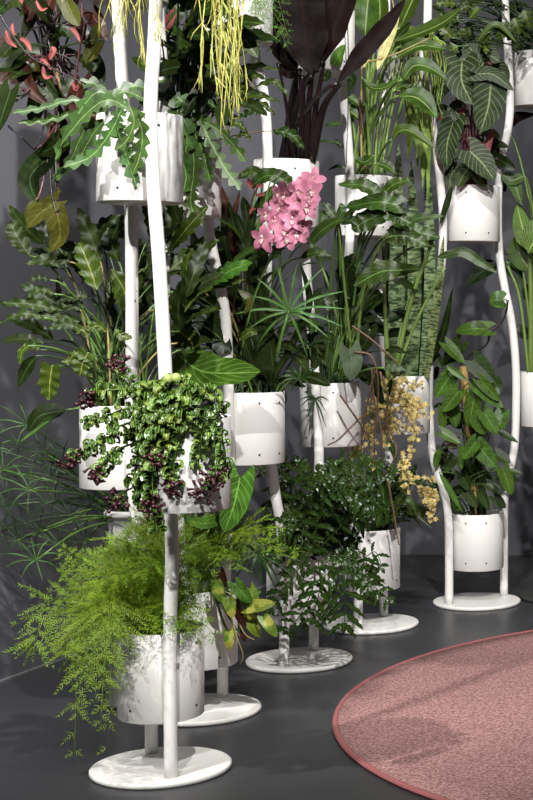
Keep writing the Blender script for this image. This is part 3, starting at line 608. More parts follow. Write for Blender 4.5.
# ------------------------------------------------------------------ shield philodendron in the shared front planter (long stalks, lobed leaves)
r = SPOT_['AB2']
t = thing('lobed_philodendron', 'dark philodendron with many long stalks and lobed leaves left of the two front tubes', 'plant', r)
for px, d, wp, m, s in [([(97, 290), (89, 266), (79, 242)], 4.85, 32, L_XAN, 'xan'), ([(52, 366), (50, 382), (49, 400)], 4.8, 30, L_XAN, 'mon'), ([(88, 353), (83, 362), (80, 376)], 4.82, 24, L_XAN, 'mon'), ([(96, 356), (88, 358), (72, 352)], 4.82, 14, L_XAN, 'xan'), ([(28, 346), (22, 352), (20, 364)], 4.8, 12, L_XAN, 'mon'), ([(36, 356), (26, 370), (18, 388)], 4.85, 14, L_DARK, 'lance'),
                        ([(30, 256), (18, 238), (10, 222)], 5.0, 26, L_XAND, 'xan'), ([(70, 262), (52, 258), (26, 264)], 4.95, 20, L_XAND, 'xan'), ([(100, 262), (92, 240), (78, 208)], 5.1, 28, L_XAND, 'xan'), ([(118, 262), (112, 240), (124, 215)], 5.1, 26, L_XAND, 'xan'), ([(98, 240), (104, 225), (126, 216)], 5.15, 20, L_XAND, 'xan'), ([(112, 270), (124, 290), (128, 312)], 4.95, 34, L_XAN, 'xan'),
                        ([(50, 280), (38, 278), (26, 284)], 4.95, 10, L_XAND, 'wavy'), ([(54, 294), (40, 290), (24, 299)], 4.95, 12, L_XAND, 'wavy'), ([(58, 310), (30, 304), (-4, 303)], 4.95, 16, L_XAND, 'wavy'), ([(44, 318), (22, 314), (-6, 326)], 4.9, 12, L_XAND, 'wavy'), ([(62, 318), (46, 316), (24, 312)], 4.95, 14, L_XAND, 'wavy'), ([(66, 326), (58, 318), (80, 322)], 4.9, 12, L_XAND, 'xan'), ([(78, 328), (66, 324), (48, 328)], 4.85, 16, L_XAND, 'xan'),
                        ([(106, 332), (98, 326), (86, 330)], 4.82, 16, L_XAN, 'xan'), ([(76, 334), (82, 330), (90, 338)], 4.82, 12, L_XAN, 'xan'), ([(116, 330), (122, 336), (132, 338)], 4.8, 14, L_XAN, 'xan'), ([(60, 268), (48, 262), (32, 258)], 5.0, 18, L_XAND, 'xan'), ([(88, 298), (78, 296), (60, 300)], 5.0, 20, L_XAND, 'xan'), ([(80, 310), (66, 306), (56, 312)], 5.0, 16, L_XAND, 'xan'), ([(40, 350), (30, 345), (18, 350)], 4.9, 12, L_XAND, 'wavy'), ([(62, 362), (70, 360), (74, 350)], 4.84, 14, L_XAN, 'xan'), ([(84, 250), (70, 248), (56, 254)], 5.1, 22, L_XAND, 'xan')]:
    pleaf(t, m, px, d, wp, s, jit(r, .07), stk=random.choice([STK, STK, STKD, STKY]), sr=.003, up=.15, fold=.15, wave=.04 if s != 'wavy' else .12)
fill(t, [L_XAND, L_XAN, L_XAND], r, (132, 230, 200, 340), (5.0, 5.35), 22, (.12, .2), .42, 'xan', .1, .8, .07, STK, wave=.04)
fill(t, [L_XAND, L_DARK], r, (40, 240, 125, 350), (5.05, 5.4), 18, (.1, .17), .42, 'xan', .2, .7, .07, STKD, wave=.04)
for i in range(26):
    a = jit(r, .085); b = at(R_(80, 185), R_(290, 360), R_(4.95, 5.2)); g = Geo(); g.tube(stalk_pts(a, b, .1), .0038, .0028, 6); g.build('stalk', random.choice([STK, STKD, STKY, STK]), t)
pleaf(t, L_DARK, [(66, 410), (40, 416), (28, 432)], 5.0, 30, 'ovate', r)

# ------------------------------------------------------------------ curly trailing plant on the front planter
r = SPOT_['A2']
t = thing('curly_trailing_plant', 'trailing plant with curly waxy leaves and maroon flower clusters on the front planter', 'plant', r)
def curly(g, c, ax, s, mi):
    a = V((R_(-1, 1), R_(-1, 1), R_(-1, 1))); o = (a-ax*a.dot(ax)).normalized(); dn = V((0, 0, -1))*.6+ax*R_(-.3, .6)
    blade(g, [c, c+o*s*.75-dn*s*.25, c+o*s*1.15+dn*s*.15, c+o*s*.95+dn*s*.75, c+o*s*.55+dn*s*.8], s*R_(1.0, 1.3), 'ovate', nrm=o*.3-dn+V((0, -.2, 0)), fold=.35, n=8, k=2, mi=mi)
def rope(P, mats, r_, name='vine', flower=0, pale=.3):
    C = []
    for c in catmull([at(*p) for p in P], 60):
        h = V((c.x+1.31, c.y-4.51, 0)); dmin = PR+.020
        if h.length < dmin and c.z < Z2+PH+.01:
            h = h.normalized() if h.length > .02 else V((0, -1, 0))
            c = V((-1.31, 4.51, c.z))+h*dmin
        elif c.y < 4.37 and c.x > -1.45: c.y = max(c.y, 4.51-math.sqrt(max(0, (PR+.02)**2-min(abs(c.x+1.31), PR)**2))) if abs(c.x+1.31) < PR else c.y
        C.append(c)
    L = sum((C[i+1]-C[i]).length for i in range(60))
    g = Geo(); g.tube(C, .004, .003, 5)
    n = int(L/.0046)
    for i in range(n):
        x = i/n*59.9; k = int(x); c = C[k].lerp(C[k+1], x-k); ax = (C[k+1]-C[k]).normalized()
        curly(g, c, ax, r_*1.2*R_(.75, 1.3), 1 if random.random() < pale else 0)
    o = g.build(name, mats, t)
    if flower:
        g = Geo(); e = C[-1] if flower > 0 else C[int(60*-flower)]
        for i in range(22):
            c = e+V((R_(-.022, .022), R_(-.025, .01), R_(-.028, .022))); d = V((R_(-1, 1), R_(-1.2, .2), R_(-.8, .8))).normalized()
            g.tube([c, c+d*.012, c+d*.019], .0022, .0056, 6)
        g.build('flower_cluster', L_MAR, o)['label'] = 'maroon flower cluster'
CM = [L_CURL, L_CURLP]
rt = (182, 408)
ropes = [([rt+(4.5,), (150, 392, 4.42), (110, 390, 4.4), (88, 397, 4.38)], .014, 1, .25), ([rt+(4.5,), (150, 400, 4.38), (112, 414, 4.36), (84, 424, 4.36)], .013, 0, .15), ([rt+(4.5,), (140, 410, 4.36), (105, 440, 4.34), (72, 458, 4.33)], .015, 1, .1), ([rt+(4.5,), (148, 412, 4.34), (118, 450, 4.33), (98, 472, 4.33)], .014, 1, .15), ([rt+(4.5,), (140, 398, 4.42), (130, 382, 4.42), (119, 364, 4.42)], .014, 1, .2),
         ([rt+(4.45,), (150, 416, 4.33), (128, 460, 4.32), (118, 500, 4.33)], .014, 1, .1), ([rt+(4.45,), (155, 420, 4.32), (140, 470, 4.31), (128, 508, 4.33)], .016, 0, .05), ([rt+(4.45,), (160, 420, 4.32), (146, 470, 4.31), (145, 500, 4.31), (152, 535, 4.33)], .015, -.8, .05), ([rt+(4.4,), (165, 425, 4.32), (158, 450, 4.3), (152, 462, 4.31)], .016, 1, .55), ([rt+(4.4,), (172, 430, 4.32), (166, 470, 4.3), (168, 488, 4.31)], .015, 1, .5),
         ([rt+(4.4,), (194, 430, 4.32), (192, 450, 4.31), (190, 470, 4.31)], .013, 0, .5), ([rt+(4.4,), (200, 425, 4.33), (204, 450, 4.32), (206, 474, 4.31), (194, 492, 4.31)], .013, 1, .1), ([rt+(4.4,), (208, 412, 4.36), (222, 440, 4.36), (225, 465, 4.36), (216, 478, 4.35)], .013, 1, .15),
         ([rt+(4.5,), (165, 392, 4.42), (155, 386, 4.38), (140, 395, 4.36)], .016, 0, .5), ([rt+(4.5,), (190, 386, 4.42), (175, 382, 4.38), (160, 392, 4.34)], .016, 0, .5), ([rt+(4.5,), (200, 390, 4.44), (212, 392, 4.42), (222, 412, 4.38)], .015, 0, .3), ([rt+(4.5,), (186, 392, 4.4), (190, 388, 4.36), (198, 402, 4.34)], .015, 0, .3), ([rt+(4.5,), (170, 398, 4.36), (160, 400, 4.33), (150, 415, 4.32)], .016, 0, .5), ([rt+(4.5,), (180, 398, 4.36), (178, 400, 4.33), (176, 418, 4.32)], .016, 0, .4),
         ([rt+(4.5,), (150, 410, 4.4), (134, 430, 4.35), (120, 436, 4.34)], .015, 0, .2)]
for P, s, fl, pale in ropes: rope(P, CM, s, flower=fl, pale=pale)
rope([(150, 540, 4.34), (148, 555, 4.33), (146, 575, 4.33)], CM, .008, flower=1) if False else None
g = Geo()
for c in ((168, 379, 4.36), (176, 378, 4.37)): g.ball(at(*c), .014, seg=10, rings=7)
g.build('bud', L_CURLP, t)

# ------------------------------------------------------------------ middle shared planter: orchid, dark leaves
r = SPOT_['BC2']
t = thing('pink_orchid', 'pink cymbidium-like orchid spike with a dense cluster of blooms', 'orchid', r)
stem = catmull([r+V((.02, 0, 0)), at(283, 330, 5.8), at(280, 260, 5.72), at(288, 215, 5.68), at(312, 180, 5.66)], 40)
g = Geo(); g.tube(stem, .005, .003, 8); g.build('stem', STK, t)
def bloom(t, c, fc, s, roll):
    f = V(fc).normalized(); u = V((0, 0, 1))-f*f.z; u.normalize(); sd = u.cross(f)
    b = thing_part = None
    g = Geo()
    for k in range(5):
        a = roll+2*math.pi*k/5+math.pi/2; d = sd*math.cos(a)+u*math.sin(a)
        blade(g, [c, c+d*s*.55+f*s*.14, c+d*s+f*s*.02], s*.74, 'ovate', nrm=f, fold=.12, n=7, k=2)
    o = g.build('flower', L_ORCH, t)
    g = Geo(); blade(g, [c+f*s*.1, c+f*s*.35-u*s*.12, c+f*s*.36-u*s*.42], s*.42, 'ovate', nrm=f+u*.4, fold=-.3, n=7, k=2); g.ball(c+f*s*.2+u*s*.1, s*.10, seg=8, rings=5, sc_=(1, 1, 1.5)); g.build('lip', L_LIP, o)
for x, y, sx in [(304, 187, .1), (313, 180, .5), (301, 190, -.2), (286, 195, -.5), (280, 193, -.7), (293, 210, -.2), (305, 208, .4), (292, 220, .1), (275, 219, -.4), (268, 214, -.6), (297, 204, 0), (308, 200, .5), (264, 238, -.4), (266, 240, -.1), (284, 231, 0), (287, 238, .2), (300, 226, .4), (310, 190, .6), (281, 207, -.5), (296, 234, .2)]:
    bloom(t, at(x+R_(-1, 1), y, R_(5.60, 5.68)), (sx+.1, -1, R_(-.25, .15)), R_(.044, .052), R_(-.25, .25))
for P, w_ in [([(268, 380), (262, 300), (247, 215), (243, 196)], 12), ([(262, 380), (254, 300), (250, 235), (262, 190)], 10), ([(275, 385), (262, 290), (236, 230), (228, 200)], 12), ([(255, 385), (238, 300), (226, 250), (224, 205)], 12), ([(262, 385), (240, 330), (232, 300), (240, 275)], 11), ([(270, 385), (300, 330), (310, 300), (300, 262)], 9), ([(265, 385), (258, 270), (240, 225), (235, 212)], 9), ([(250, 385), (222, 330), (205, 300), (200, 260)], 10)]:
    pleaf(t, L_DARK, P, 5.82, w_, 'sword', dd=-.05, n=20, fold=.3)
t = thing('cordyline', 'brown-red leaved plant with coral buds behind the left side of the pink orchid', 'plant', r)
for P, w_, m in [([(250, 380), (235, 290), (232, 230), (240, 190)], 15, L_RED), ([(250, 380), (228, 280), (226, 210), (218, 180)], 12, L_RED), ([(255, 380), (250, 280), (250, 230), (258, 205)], 10, L_RED), ([(245, 380), (226, 320), (216, 280), (216, 240)], 13, L_DARK)]:
    pleaf(t, m, P, 5.95, w_, 'lance', n=16, fold=.2)
for px in ([(250, 190), (252, 184), (251, 180)], [(256, 188), (260, 186), (264, 186)], [(256, 196), (262, 195), (265, 193)], [(247, 186), (249, 181), (247, 178)], [(250, 214), (253, 210), (256, 209)]):
    pleaf(t, L_PINKBUD, px, 5.75, 5, 'ovate', fold=.8, name='bud')
g = Geo(); g.tube(catmull([at(246, 300, 5.85), at(247, 240, 5.8), at(252, 200, 5.76), at(258, 187, 5.75)], 14), .003, .002, 6); g.build('stem', STKR, t)
t = thing('split_leaf_plant', 'large lit lobed leaves and dark glossy leaves around the middle shared planter', 'plant', r)
pleaf(t, L_BIG, [(177, 354), (205, 372), (262, 372)], 5.5, 56, 'ovate', r, dd=-.1, nrm=(-.15, -.85, .6), wave=.05, wn=3, fold=.1, sr=.005)
for px, d, wp, m, s, st in [([(210, 284), (228, 272), (252, 262)], 5.62, 26, L_BIG, 'xan', STKY), ([(208, 286), (224, 284), (246, 279)], 5.64, 12, L_XAN, 'xan', STKY), ([(190, 246), (210, 238), (231, 230)], 5.68, 14, L_XAN, 'xan', STK), ([(166, 272), (178, 262), (195, 246)], 5.6, 22, L_XAN, 'xan', STKY), ([(186, 322), (198, 312), (222, 308)], 5.58, 14, L_XAN, 'xan', STK), ([(206, 318), (218, 340), (232, 352)], 5.7, 28, L_DARK, 'heart', STKD), ([(238, 290), (250, 300), (244, 315)], 5.68, 10, L_OLIVE, 'ovate', STKY), ([(240, 340), (250, 332), (258, 334)], 5.66, 12, L_XAN, 'ovate', STK), ([(285, 248), (262, 252), (246, 264)], 5.7, 13, L_MON, 'ovate', STK), ([(300, 258), (316, 252), (332, 256)], 5.8, 10, L_MON, 'lance', STK), ([(232, 262), (252, 250), (268, 244)], 5.75, 12, L_MON, 'ovate', STK),
                       ([(275, 175), (285, 182), (292, 190)], 5.9, 20, L_MON, 'mon', STK), ([(282, 178), (266, 176), (250, 188)], 5.92, 22, L_MON, 'mon', STK), ([(276, 192), (266, 200), (258, 214)], 5.92, 18, L_MON, 'mon', STK), ([(262, 178), (252, 172), (238, 178)], 5.95, 16, L_MON, 'mon', STK),
                       ([(165, 300), (180, 310), (190, 330)], 5.5, 24, L_DARK, 'heart', STKD), ([(176, 330), (190, 340), (196, 356)], 5.55, 26, L_XAN, 'heart', STK), ([(258, 330), (272, 345), (268, 370)], 5.85, 22, L_DARK, 'ovate', STKD), ([(310, 330), (318, 350), (312, 372)], 5.9, 20, L_DARK, 'ovate', STKD)]:
    pleaf(t, m, px, d, wp, s, jit(r, .06)+V((-.03, 0, 0)), stk=st, sr=.003, up=.15, wave=.04)
fill(t, [L_DARK, L_XAND, L_MON, L_DARK], r, (205, 240, 320, 385), (5.75, 6.15), 46, (.10, .17), .45, 'ovate', .35, .6, .08, STKD, wave=.03)
fill(t, [L_DARK, L_XAND], r, (160, 255, 230, 345), (5.6, 5.95), 22, (.10, .17), .45, 'ovate', .35, .6, .08, STKD, wave=.03)

# ------------------------------------------------------------------ shared planter between third and fourth stand
r = SPOT_['CD2']
t = thing('split_philodendron', 'green philodendron with broad drooping lobed leaves right of the sedge star', 'plant', r)
for px, d, wp, m, s in [([(338, 222), (326, 216), (311, 212)], 6.35, 14, L_MON, 'ovate'), ([(338, 222), (348, 216), (356, 206)], 6.35, 14, L_MON, 'ovate'), ([(338, 222), (328, 208), (322, 203)], 6.35, 12, L_MON, 'ovate'), ([(338, 222), (326, 222), (312, 220)], 6.33, 10, L_MON, 'ovate'), ([(338, 222), (342, 210), (340, 203)], 6.36, 12, L_MON, 'ovate'), ([(338, 222), (350, 220), (360, 218)], 6.34, 12, L_MON, 'ovate'),
                        ([(398, 205), (376, 202), (344, 208)], 6.3, 26, L_MON, 'mon'), ([(384, 212), (364, 222), (352, 230)], 6.32, 26, L_MON, 'mon'), ([(388, 214), (400, 218), (412, 224)], 6.3, 18, L_MON, 'mon'), ([(380, 196), (365, 186), (338, 184)], 6.4, 20, L_MON, 'mon'), ([(380, 196), (395, 184), (410, 180)], 6.42, 18, L_MON, 'mon'), ([(382, 194), (372, 200), (350, 204)], 6.4, 18, L_MON, 'mon'),
                        ([(402, 270), (380, 272), (354, 286)], 6.3, 30, L_MON, 'ovate'), ([(352, 262), (346, 276), (350, 300)], 6.5, 30, L_DARK, 'ovate'), ([(392, 236), (406, 236), (430, 246)], 6.35, 24, L_MON, 'mon'), ([(396, 232), (416, 232), (440, 238)], 6.42, 22, L_MON, 'mon'), ([(432, 242), (412, 236), (398, 240)], 6.45, 16, L_MON, 'mon'),
                        ([(330, 303), (322, 300), (314, 316)], 6.45, 18, L_HEARTD, 'heart'), ([(331, 332), (328, 346), (326, 366)], 6.4, 18, L_HEARTD, 'ovate'), ([(370, 330), (364, 345), (354, 352)], 6.5, 18, L_DARK, 'heart'), ([(384, 368), (394, 368), (407, 370)], 6.42, 9, L_HEARTD, 'lance'), ([(400, 228), (420, 218), (445, 216)], 6.6, 10, L_MON, 'lance')]:
    pleaf(t, m, px, d, wp, s, jit(r, .05)+V((.03, 0, 0)), stk=random.choice([STK, STKL, STK]), sr=.0042, up=.12, wave=.05, fold=.12)
gl = pleaf(t, leafmat('matte_grey_green_leaf', (0.085, 0.125, 0.075), (0.14, 0.19, 0.11), .04, 5, .3, rough=.55), [(350, 350), (352, 364), (350, 381)], 6.4, 25, 'heart', r, nrm=(.2, -1, .25)); gl['label'] = 'matte grey-green heart-shaped leaf'
fill(t, [L_DARK, L_DARK, L_MON], r, (318, 255, 392, 375), (6.5, 6.9), 34, (.11, .18), .5, 'ovate', .4, .5, .07, STKD, wave=.03)
for P, rad in [([(394, 375, 6.62), (410, 305, 6.55), (432, 242, 6.45)], .0095), ([(394, 378, 6.62), (418, 318, 6.6), (445, 268, 6.55)], .006), ([(388, 378, 6.6), (386, 330, 6.55), (384, 285, 6.45)], .009), ([(354, 378, 6.55), (346, 300, 6.45), (338, 222, 6.36)], .0055), ([(356, 378, 6.55), (360, 315, 6.45), (370, 285, 6.38)], .0065), ([(350, 378, 6.6), (330, 290, 6.6), (310, 242, 6.6)], .006)]:
    g = Geo(); g.tube(catmull([at(*p) for p in P], 18), rad*1.25, rad*.75, 8); g.build('stalk', STKL, t)
pleaf(t, L_MON, [(436, 258), (462, 252), (480, 262), (497, 273)], 7.0, 14, 'ovate', wave=.08, sr=.004, root=at(394, 372, 6.65), up=.2)
t = thing('hanging_woody_vine', 'leafless brown vine of twisting roots hanging before the yellow orchid', 'vine', r)
for P in ([(352, 326, 6.4), (372, 340, 6.4), (398, 363, 6.42)], [(354, 352, 6.4), (370, 355, 6.4), (377, 372, 6.42), (378, 400, 6.5), (374, 440, 6.6), (378, 480, 6.7)], [(376, 368, 6.42), (368, 400, 6.5), (362, 440, 6.6), (360, 485, 6.7)], [(380, 372, 6.42), (388, 395, 6.48), (386, 420, 6.55), (394, 440, 6.6), (396, 455, 6.6), (386, 472, 6.65), (379, 480, 6.7)], [(362, 416, 6.5), (350, 428, 6.42), (338, 440, 6.42), (328, 445, 6.42)], [(340, 395, 6.42), (352, 412, 6.43), (364, 430, 6.5), (370, 442, 6.55)], [(372, 368, 6.45), (374, 400, 6.52), (380, 420, 6.55), (382, 450, 6.6), (378, 480, 6.7)], [(388, 480, 6.7), (394, 515, 6.72), (399, 545, 6.7)]):
    g = Geo(); g.tube(catmull([at(*p) for p in P], 24), .0045, .003, 6); g.build('root', WOOD, t)

# ------------------------------------------------------------------ snake plant and yellow orchid
r = SPOT_['DE2']
t = thing('snake_plant', 'tall snake plant with upright banded grey-green leaves beside the rear left tube', 'plant', r)
for b, m_, e, w_, dd in [((394, 378), (396, 260), (399, 142), 19, .0), ((412, 380), (415, 280), (411, 160), 21, -.06), ((424, 378), (430, 290), (427, 150), 17, .03), ((404, 378), (404, 300), (405, 225), 10, .07), ((426, 378), (436, 310), (444, 235), 13, -.04), ((385, 378), (383, 300), (381, 225), 13, .05)]:
    P = [at(*b, 7.28+dd), at(*m_, 7.28+dd), at(*e, 7.30+dd)]
    leaf(t, L_SANS, P, w_*.8*7.28/F, 'sword', nrm=(R_(-.4, .4), -1, 0), fold=.25, n=28)
for x in (389, 403, 407, 421, 425): leaf(t, L_DARK, [at(x, 378, 7.36), at(x+R_(-1, 3), 290, 7.37), at(x+R_(-3, 5), R_(190, 230), 7.36)], 12*7.3/F, 'sword', nrm=(R_(-.4, .4), -1, 0), fold=.25, n=20)  # added dark blades, stand in for the shaded gaps between banded leaves
for P, w_ in (([(432, 360), (444, 330), (453, 286)], 9), ([(440, 225), (448, 200), (452, 185)], 7)):
    pleaf(t, L_DARK, P, 7.35, w_, 'lance', n=14)
t = thing('yellow_orchid', 'yellow dancing orchid with long hanging sprays of tiny blooms', 'orchid', r)
def spray(P, n, sp, d0, flat=0):
    C = catmull([at(x, y, d0+i*-.0) for i, (x, y) in enumerate(P)], 50)
    g = Geo(); g.tube(C, .0022, .0012, 5, 2)
    for i in range(n):
        a0 = C[random.randint(6, 50)]
        c = a0+V((R_(-sp, sp), R_(-sp, sp)*.8, R_(-sp, sp)*.7)); f = V((R_(-.6, .6), -1, R_(-.5, .5))).normalized()
        g.tube([a0, a0.lerp(c, .5)+V((0, 0, .003)), c+f*.002], .0008, .0008, 4, 2)
        u = V((0, 0, 1))-f*f.z; u.normalize(); sd = u.cross(f); ro = R_(0, 6.28); s = R_(.010, .0145)
        for k in range(5):
            a = ro+k*1.2566; d = sd*math.cos(a)+u*math.sin(a); q = sd*-math.sin(a)+u*math.cos(a)
            g.add([c, c+d*s*.5+q*s*.32+f*s*.1, c+d*s+f*s*.05, c+d*s*.5-q*s*.32+f*s*.1], [(0, 1, 2, 3)], None, 0 if k else 1)
        g.ball(c+f*s*.15, s*.22, 1, 5, 3)
    g.build('flower_spray', [L_YEL, L_YELP, STKY], t)
for P, n, sp, d in [([(386, 374), (392, 384), (405, 382), (420, 386)], 45, .03, 7.05), ([(384, 376), (398, 395), (410, 400), (425, 404)], 57, .03, 7.05), ([(384, 378), (388, 400), (394, 420), (398, 436)], 54, .035, 7.05), ([(382, 378), (376, 400), (370, 420), (368, 440)], 51, .03, 6.95), ([(388, 378), (405, 395), (412, 410), (424, 414)], 54, .035, 7.02), ([(392, 380), (410, 415), (414, 440), (404, 462), (402, 475)], 66, .022, 6.98), ([(402, 460), (408, 478), (420, 480), (432, 480)], 48, .022, 6.95), ([(415, 478), (428, 488), (432, 500), (432, 518)], 57, .022, 6.95), ([(420, 480), (424, 492), (430, 504), (436, 500)], 45, .022, 6.95), ([(380, 380), (374, 440), (370, 460), (375, 476)], 24, .022, 6.9), ([(378, 380), (364, 430), (356, 450), (352, 458)], 30, .03, 6.75), ([(384, 380), (384, 410), (388, 430), (384, 450)], 42, .03, 7.0), ([(400, 466), (402, 480), (406, 492), (404, 498)], 24, .015, 6.95)]:
    spray(P, n, sp, d)
for P, w_ in [([(392, 378), (384, 400), (378, 412)], 8), ([(386, 440), (392, 448), (396, 462)], 7)]: pleaf(t, L_MON, P, 7.0, w_, 'lance')

# ------------------------------------------------------------------ dark curly fern, low middle
r = SPOT_['C1']
t = thing('curly_fern', 'dark glossy fern with curling lobed fronds covering the low middle planter', 'fern', r)
def lobed_frond(px, d, plen, n, wd, mat=L_CROC, dd=0, curl=.3):
    P = [at(x, y, d+dd*i/(len(px)-1)) for i, (x, y) in enumerate(px)]
    C = catmull(P, 24); g = Geo(); g.tube(C, .0028, .0012, 5)
    nrm = V((R_(-.2, .2), -1, R_(.3, .8)))
    for i in range(n):
        q = (i+.5)/n; x = q*24; k = min(int(x), 23); c = C[k].lerp(C[k+1], x-k); T = (C[k+1]-C[k]).normalized(); N = (nrm-T*nrm.dot(T)).normalized(); S = T.cross(N)
        for sg in (-1, 1):
            L = plen*(.45+.55*math.sin(math.pi*(q*.8+.15)))*R_(.75, 1.2)
            d1 = (S*sg+T*R_(.3, .7)+N*R_(-.15, .3)).normalized(); e = c+d1*L-V((0, 0, L*curl*R_(.4, 1.4)))
            m = c.lerp(e, .5)+N*(L*.12)+V((0, 0, L*.08)); blade(g, [c, m, e], wd*R_(.8, 1.2), 'wavy', nrm=N, wave=.12, n=16, k=1, fold=.2)
    blade(g, [C[-2], C[-1]+(C[-1]-C[-3])*.8], wd, 'wavy', nrm=nrm, n=14, k=1)
    g.build('frond', mat, t)
for px, d, pl, n, wd in [([(318, 560), (338, 575), (345, 600), (344, 628)], 5.98, .105, 8, .026), ([(316, 565), (312, 590), (300, 615), (286, 632)], 5.98, .075, 7, .022), ([(330, 560), (355, 572), (372, 585), (392, 602)], 6.0, .07, 7, .02), ([(318, 560), (320, 585), (316, 605), (312, 622)], 5.95, .085, 6, .022), ([(340, 555), (360, 560), (375, 552), (383, 570)], 6.0, .06, 6, .018)]:
    lobed_frond(px, d, pl, n, wd)
lobed_frond([(330, 555), (352, 560), (366, 572), (374, 596)], R_(5.95, 6.02), .07, 8, .024)
lobed_frond([(310, 556), (296, 572), (282, 590), (270, 612)], R_(5.95, 6.02), .07, 8, .024)
lobed_frond([(300, 520), (285, 525), (272, 540), (268, 560)], R_(5.95, 6.02), .07, 8, .024)
lobed_frond([(320, 500), (338, 490), (356, 492), (368, 510)], R_(5.95, 6.02), .07, 8, .024)
lobed_frond([(300, 490), (312, 475), (330, 470), (345, 480)], R_(5.95, 6.02), .07, 8, .024)
for i in range(54):
    a = (R_(285, 318), R_(550, 560)); e = (R_(262, 400), R_(455, 548)) if i < 48 else (R_(265, 375), R_(545, 585))
    m = ((a[0]*.5+e[0]*.5)+R_(-8, 8), min(a[1], e[1])*.55+(a[1]+e[1])*.225-R_(2, 12))
    lobed_frond([a, m, e], R_(6.0, 6.45), R_(.05, .08), 8, R_(.018, .027), random.choice([L_CROC, L_CROC, L_XAND]), dd=R_(-.12, .15))

# ------------------------------------------------------------------ fourth low planter
r = SPOT_['D1']
t = thing('strap_leaf_plant', 'dark plant with arching strap leaves in the low planter under the hanging roots', 'plant', r)
for i in range(26):
    a = R_(-1.6, 1.6); L = R_(.15, .34); e = r+V((math.sin(a)*L, R_(-.2, .2), R_(.02, .26))); m = r.lerp(e, .55)+V((0, 0, R_(.05, .12)))
    leaf(t, random.choice([L_DARK, L_XAND, L_MON]), [jit(r, .04), m, e], R_(.016, .034), 'lance', n=14, fold=.25)
for P, w_ in [([(372, 530), (360, 545), (352, 560), (352, 580)], 8), ([(378, 528), (396, 505), (410, 500), (418, 520)], 8), ([(366, 528), (362, 500), (368, 478)], 12), ([(376, 528), (384, 500), (376, 470), (366, 462)], 14), ([(382, 528), (400, 500), (408, 486)], 10)]:
    pleaf(t, random.choice([L_MON, L_XAND]), P, 6.9, w_, 'lance', n=14)
fill(t, [L_DARK, L_XAND, L_CROC], r, (350, 470, 415, 525), (6.85, 7.1), 30, (.07, .13), .35, 'wavy', .3, .6, .06, STKD, wave=.06)

# ------------------------------------------------------------------ heart-leaf climber on the rearmost stand
r = SPOT_['E1']
t = thing('moss_pole', 'short coir pole showing among the heart-shaped leaves', 'pole', r)
g = Geo(); g.tube(catmull([r+V((0, 0, -.01)), at(470, 440, 7.5), at(463, 366, 7.44)], 16), .022, .020, 12); g.build('shaft', plain('pale_coir', (0.34, 0.22, 0.08), .95, .5, 120, bump=.8), t)
t = thing('heart_leaf_climber', 'bushy climber with heart-shaped green leaves between the rearmost tubes', 'plant', r)
def o7(x, y): return (425+x/4.21, 330+y/4.21)
for b, e, w_, m in [((105, 195), (45, 285), 82, 0), ((140, 260), (75, 345), 80, 0), ((205, 290), (185, 410), 80, 0), ((225, 245), (330, 328), 66, 0), ((250, 350), (305, 440), 76, 0), ((215, 365), (250, 440), 80, 0), ((225, 490), (300, 580), 88, 0), ((215, 470), (160, 545), 70, 0), ((70, 430), (150, 478), 50, 0), ((160, 500), (150, 590), 40, 0), ((330, 590), (365, 695), 66, 0), ((265, 650), (330, 690), 50, 1), ((205, 130), (295, 220), 100, 1), ((90, 60), (165, 140), 60, 0), ((150, 60), (80, 150), 100, 1), ((40, 110), (75, 160), 50, 1), ((235, 215), (315, 300), 56, 0), ((90, 150), (180, 215), 30, 0), ((190, 225), (235, 290), 30, 0), ((120, 330), (130, 410), 60, 0), ((75, 340), (75, 430), 46, 0), ((100, 470), (135, 500), 46, 3), ((300, 420), (395, 475), 30, 1), ((190, 560), (215, 650), 100, 1), ((120, 540), (80, 600), 50, 1), ((300, 520), (360, 560), 60, 1), ((340, 590), (410, 606), 30, 1), ((60, 500), (40, 585), 34, 0), ((60, 600), (160, 770), 26, 0), ((150, 600), (190, 680), 60, 1), ((250, 610), (290, 670), 50, 1), ((290, 700), (340, 750), 50, 1), ((110, 700), (130, 770), 40, 1), ((180, 690), (220, 750), 50, 1), ((240, 690), (270, 760), 44, 1), ((40, 160), (40, 210), 50, 1)]:
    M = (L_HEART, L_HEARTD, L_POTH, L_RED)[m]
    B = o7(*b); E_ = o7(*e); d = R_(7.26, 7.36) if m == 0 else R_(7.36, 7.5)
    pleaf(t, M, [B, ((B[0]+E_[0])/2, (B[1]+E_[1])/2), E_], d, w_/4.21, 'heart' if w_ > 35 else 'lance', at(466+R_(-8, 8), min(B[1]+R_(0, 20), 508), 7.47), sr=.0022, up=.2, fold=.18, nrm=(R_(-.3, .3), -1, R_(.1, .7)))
for b, e, w_ in (((503, 300), (489, 301), 22), ((487, 329), (455, 332), 20)): pleaf(t, L_HEART, [b, e], 7.45, w_, 'heart', at(487, 333, 7.46) if w_ == 20 else at(507, 303, 7.46), sr=.0022, up=0)
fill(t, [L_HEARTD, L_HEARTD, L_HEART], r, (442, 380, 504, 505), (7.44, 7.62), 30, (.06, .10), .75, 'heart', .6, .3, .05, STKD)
g = Geo(); g.tube(catmull([at(508, 300, 7.48), at(504, 318, 7.48), at(491, 333, 7.47), at(486, 345, 7.47), at(470, 355, 7.47), at(464, 372, 7.46)], 30), .005, .006, 7); g.build('vine', STKB, t)

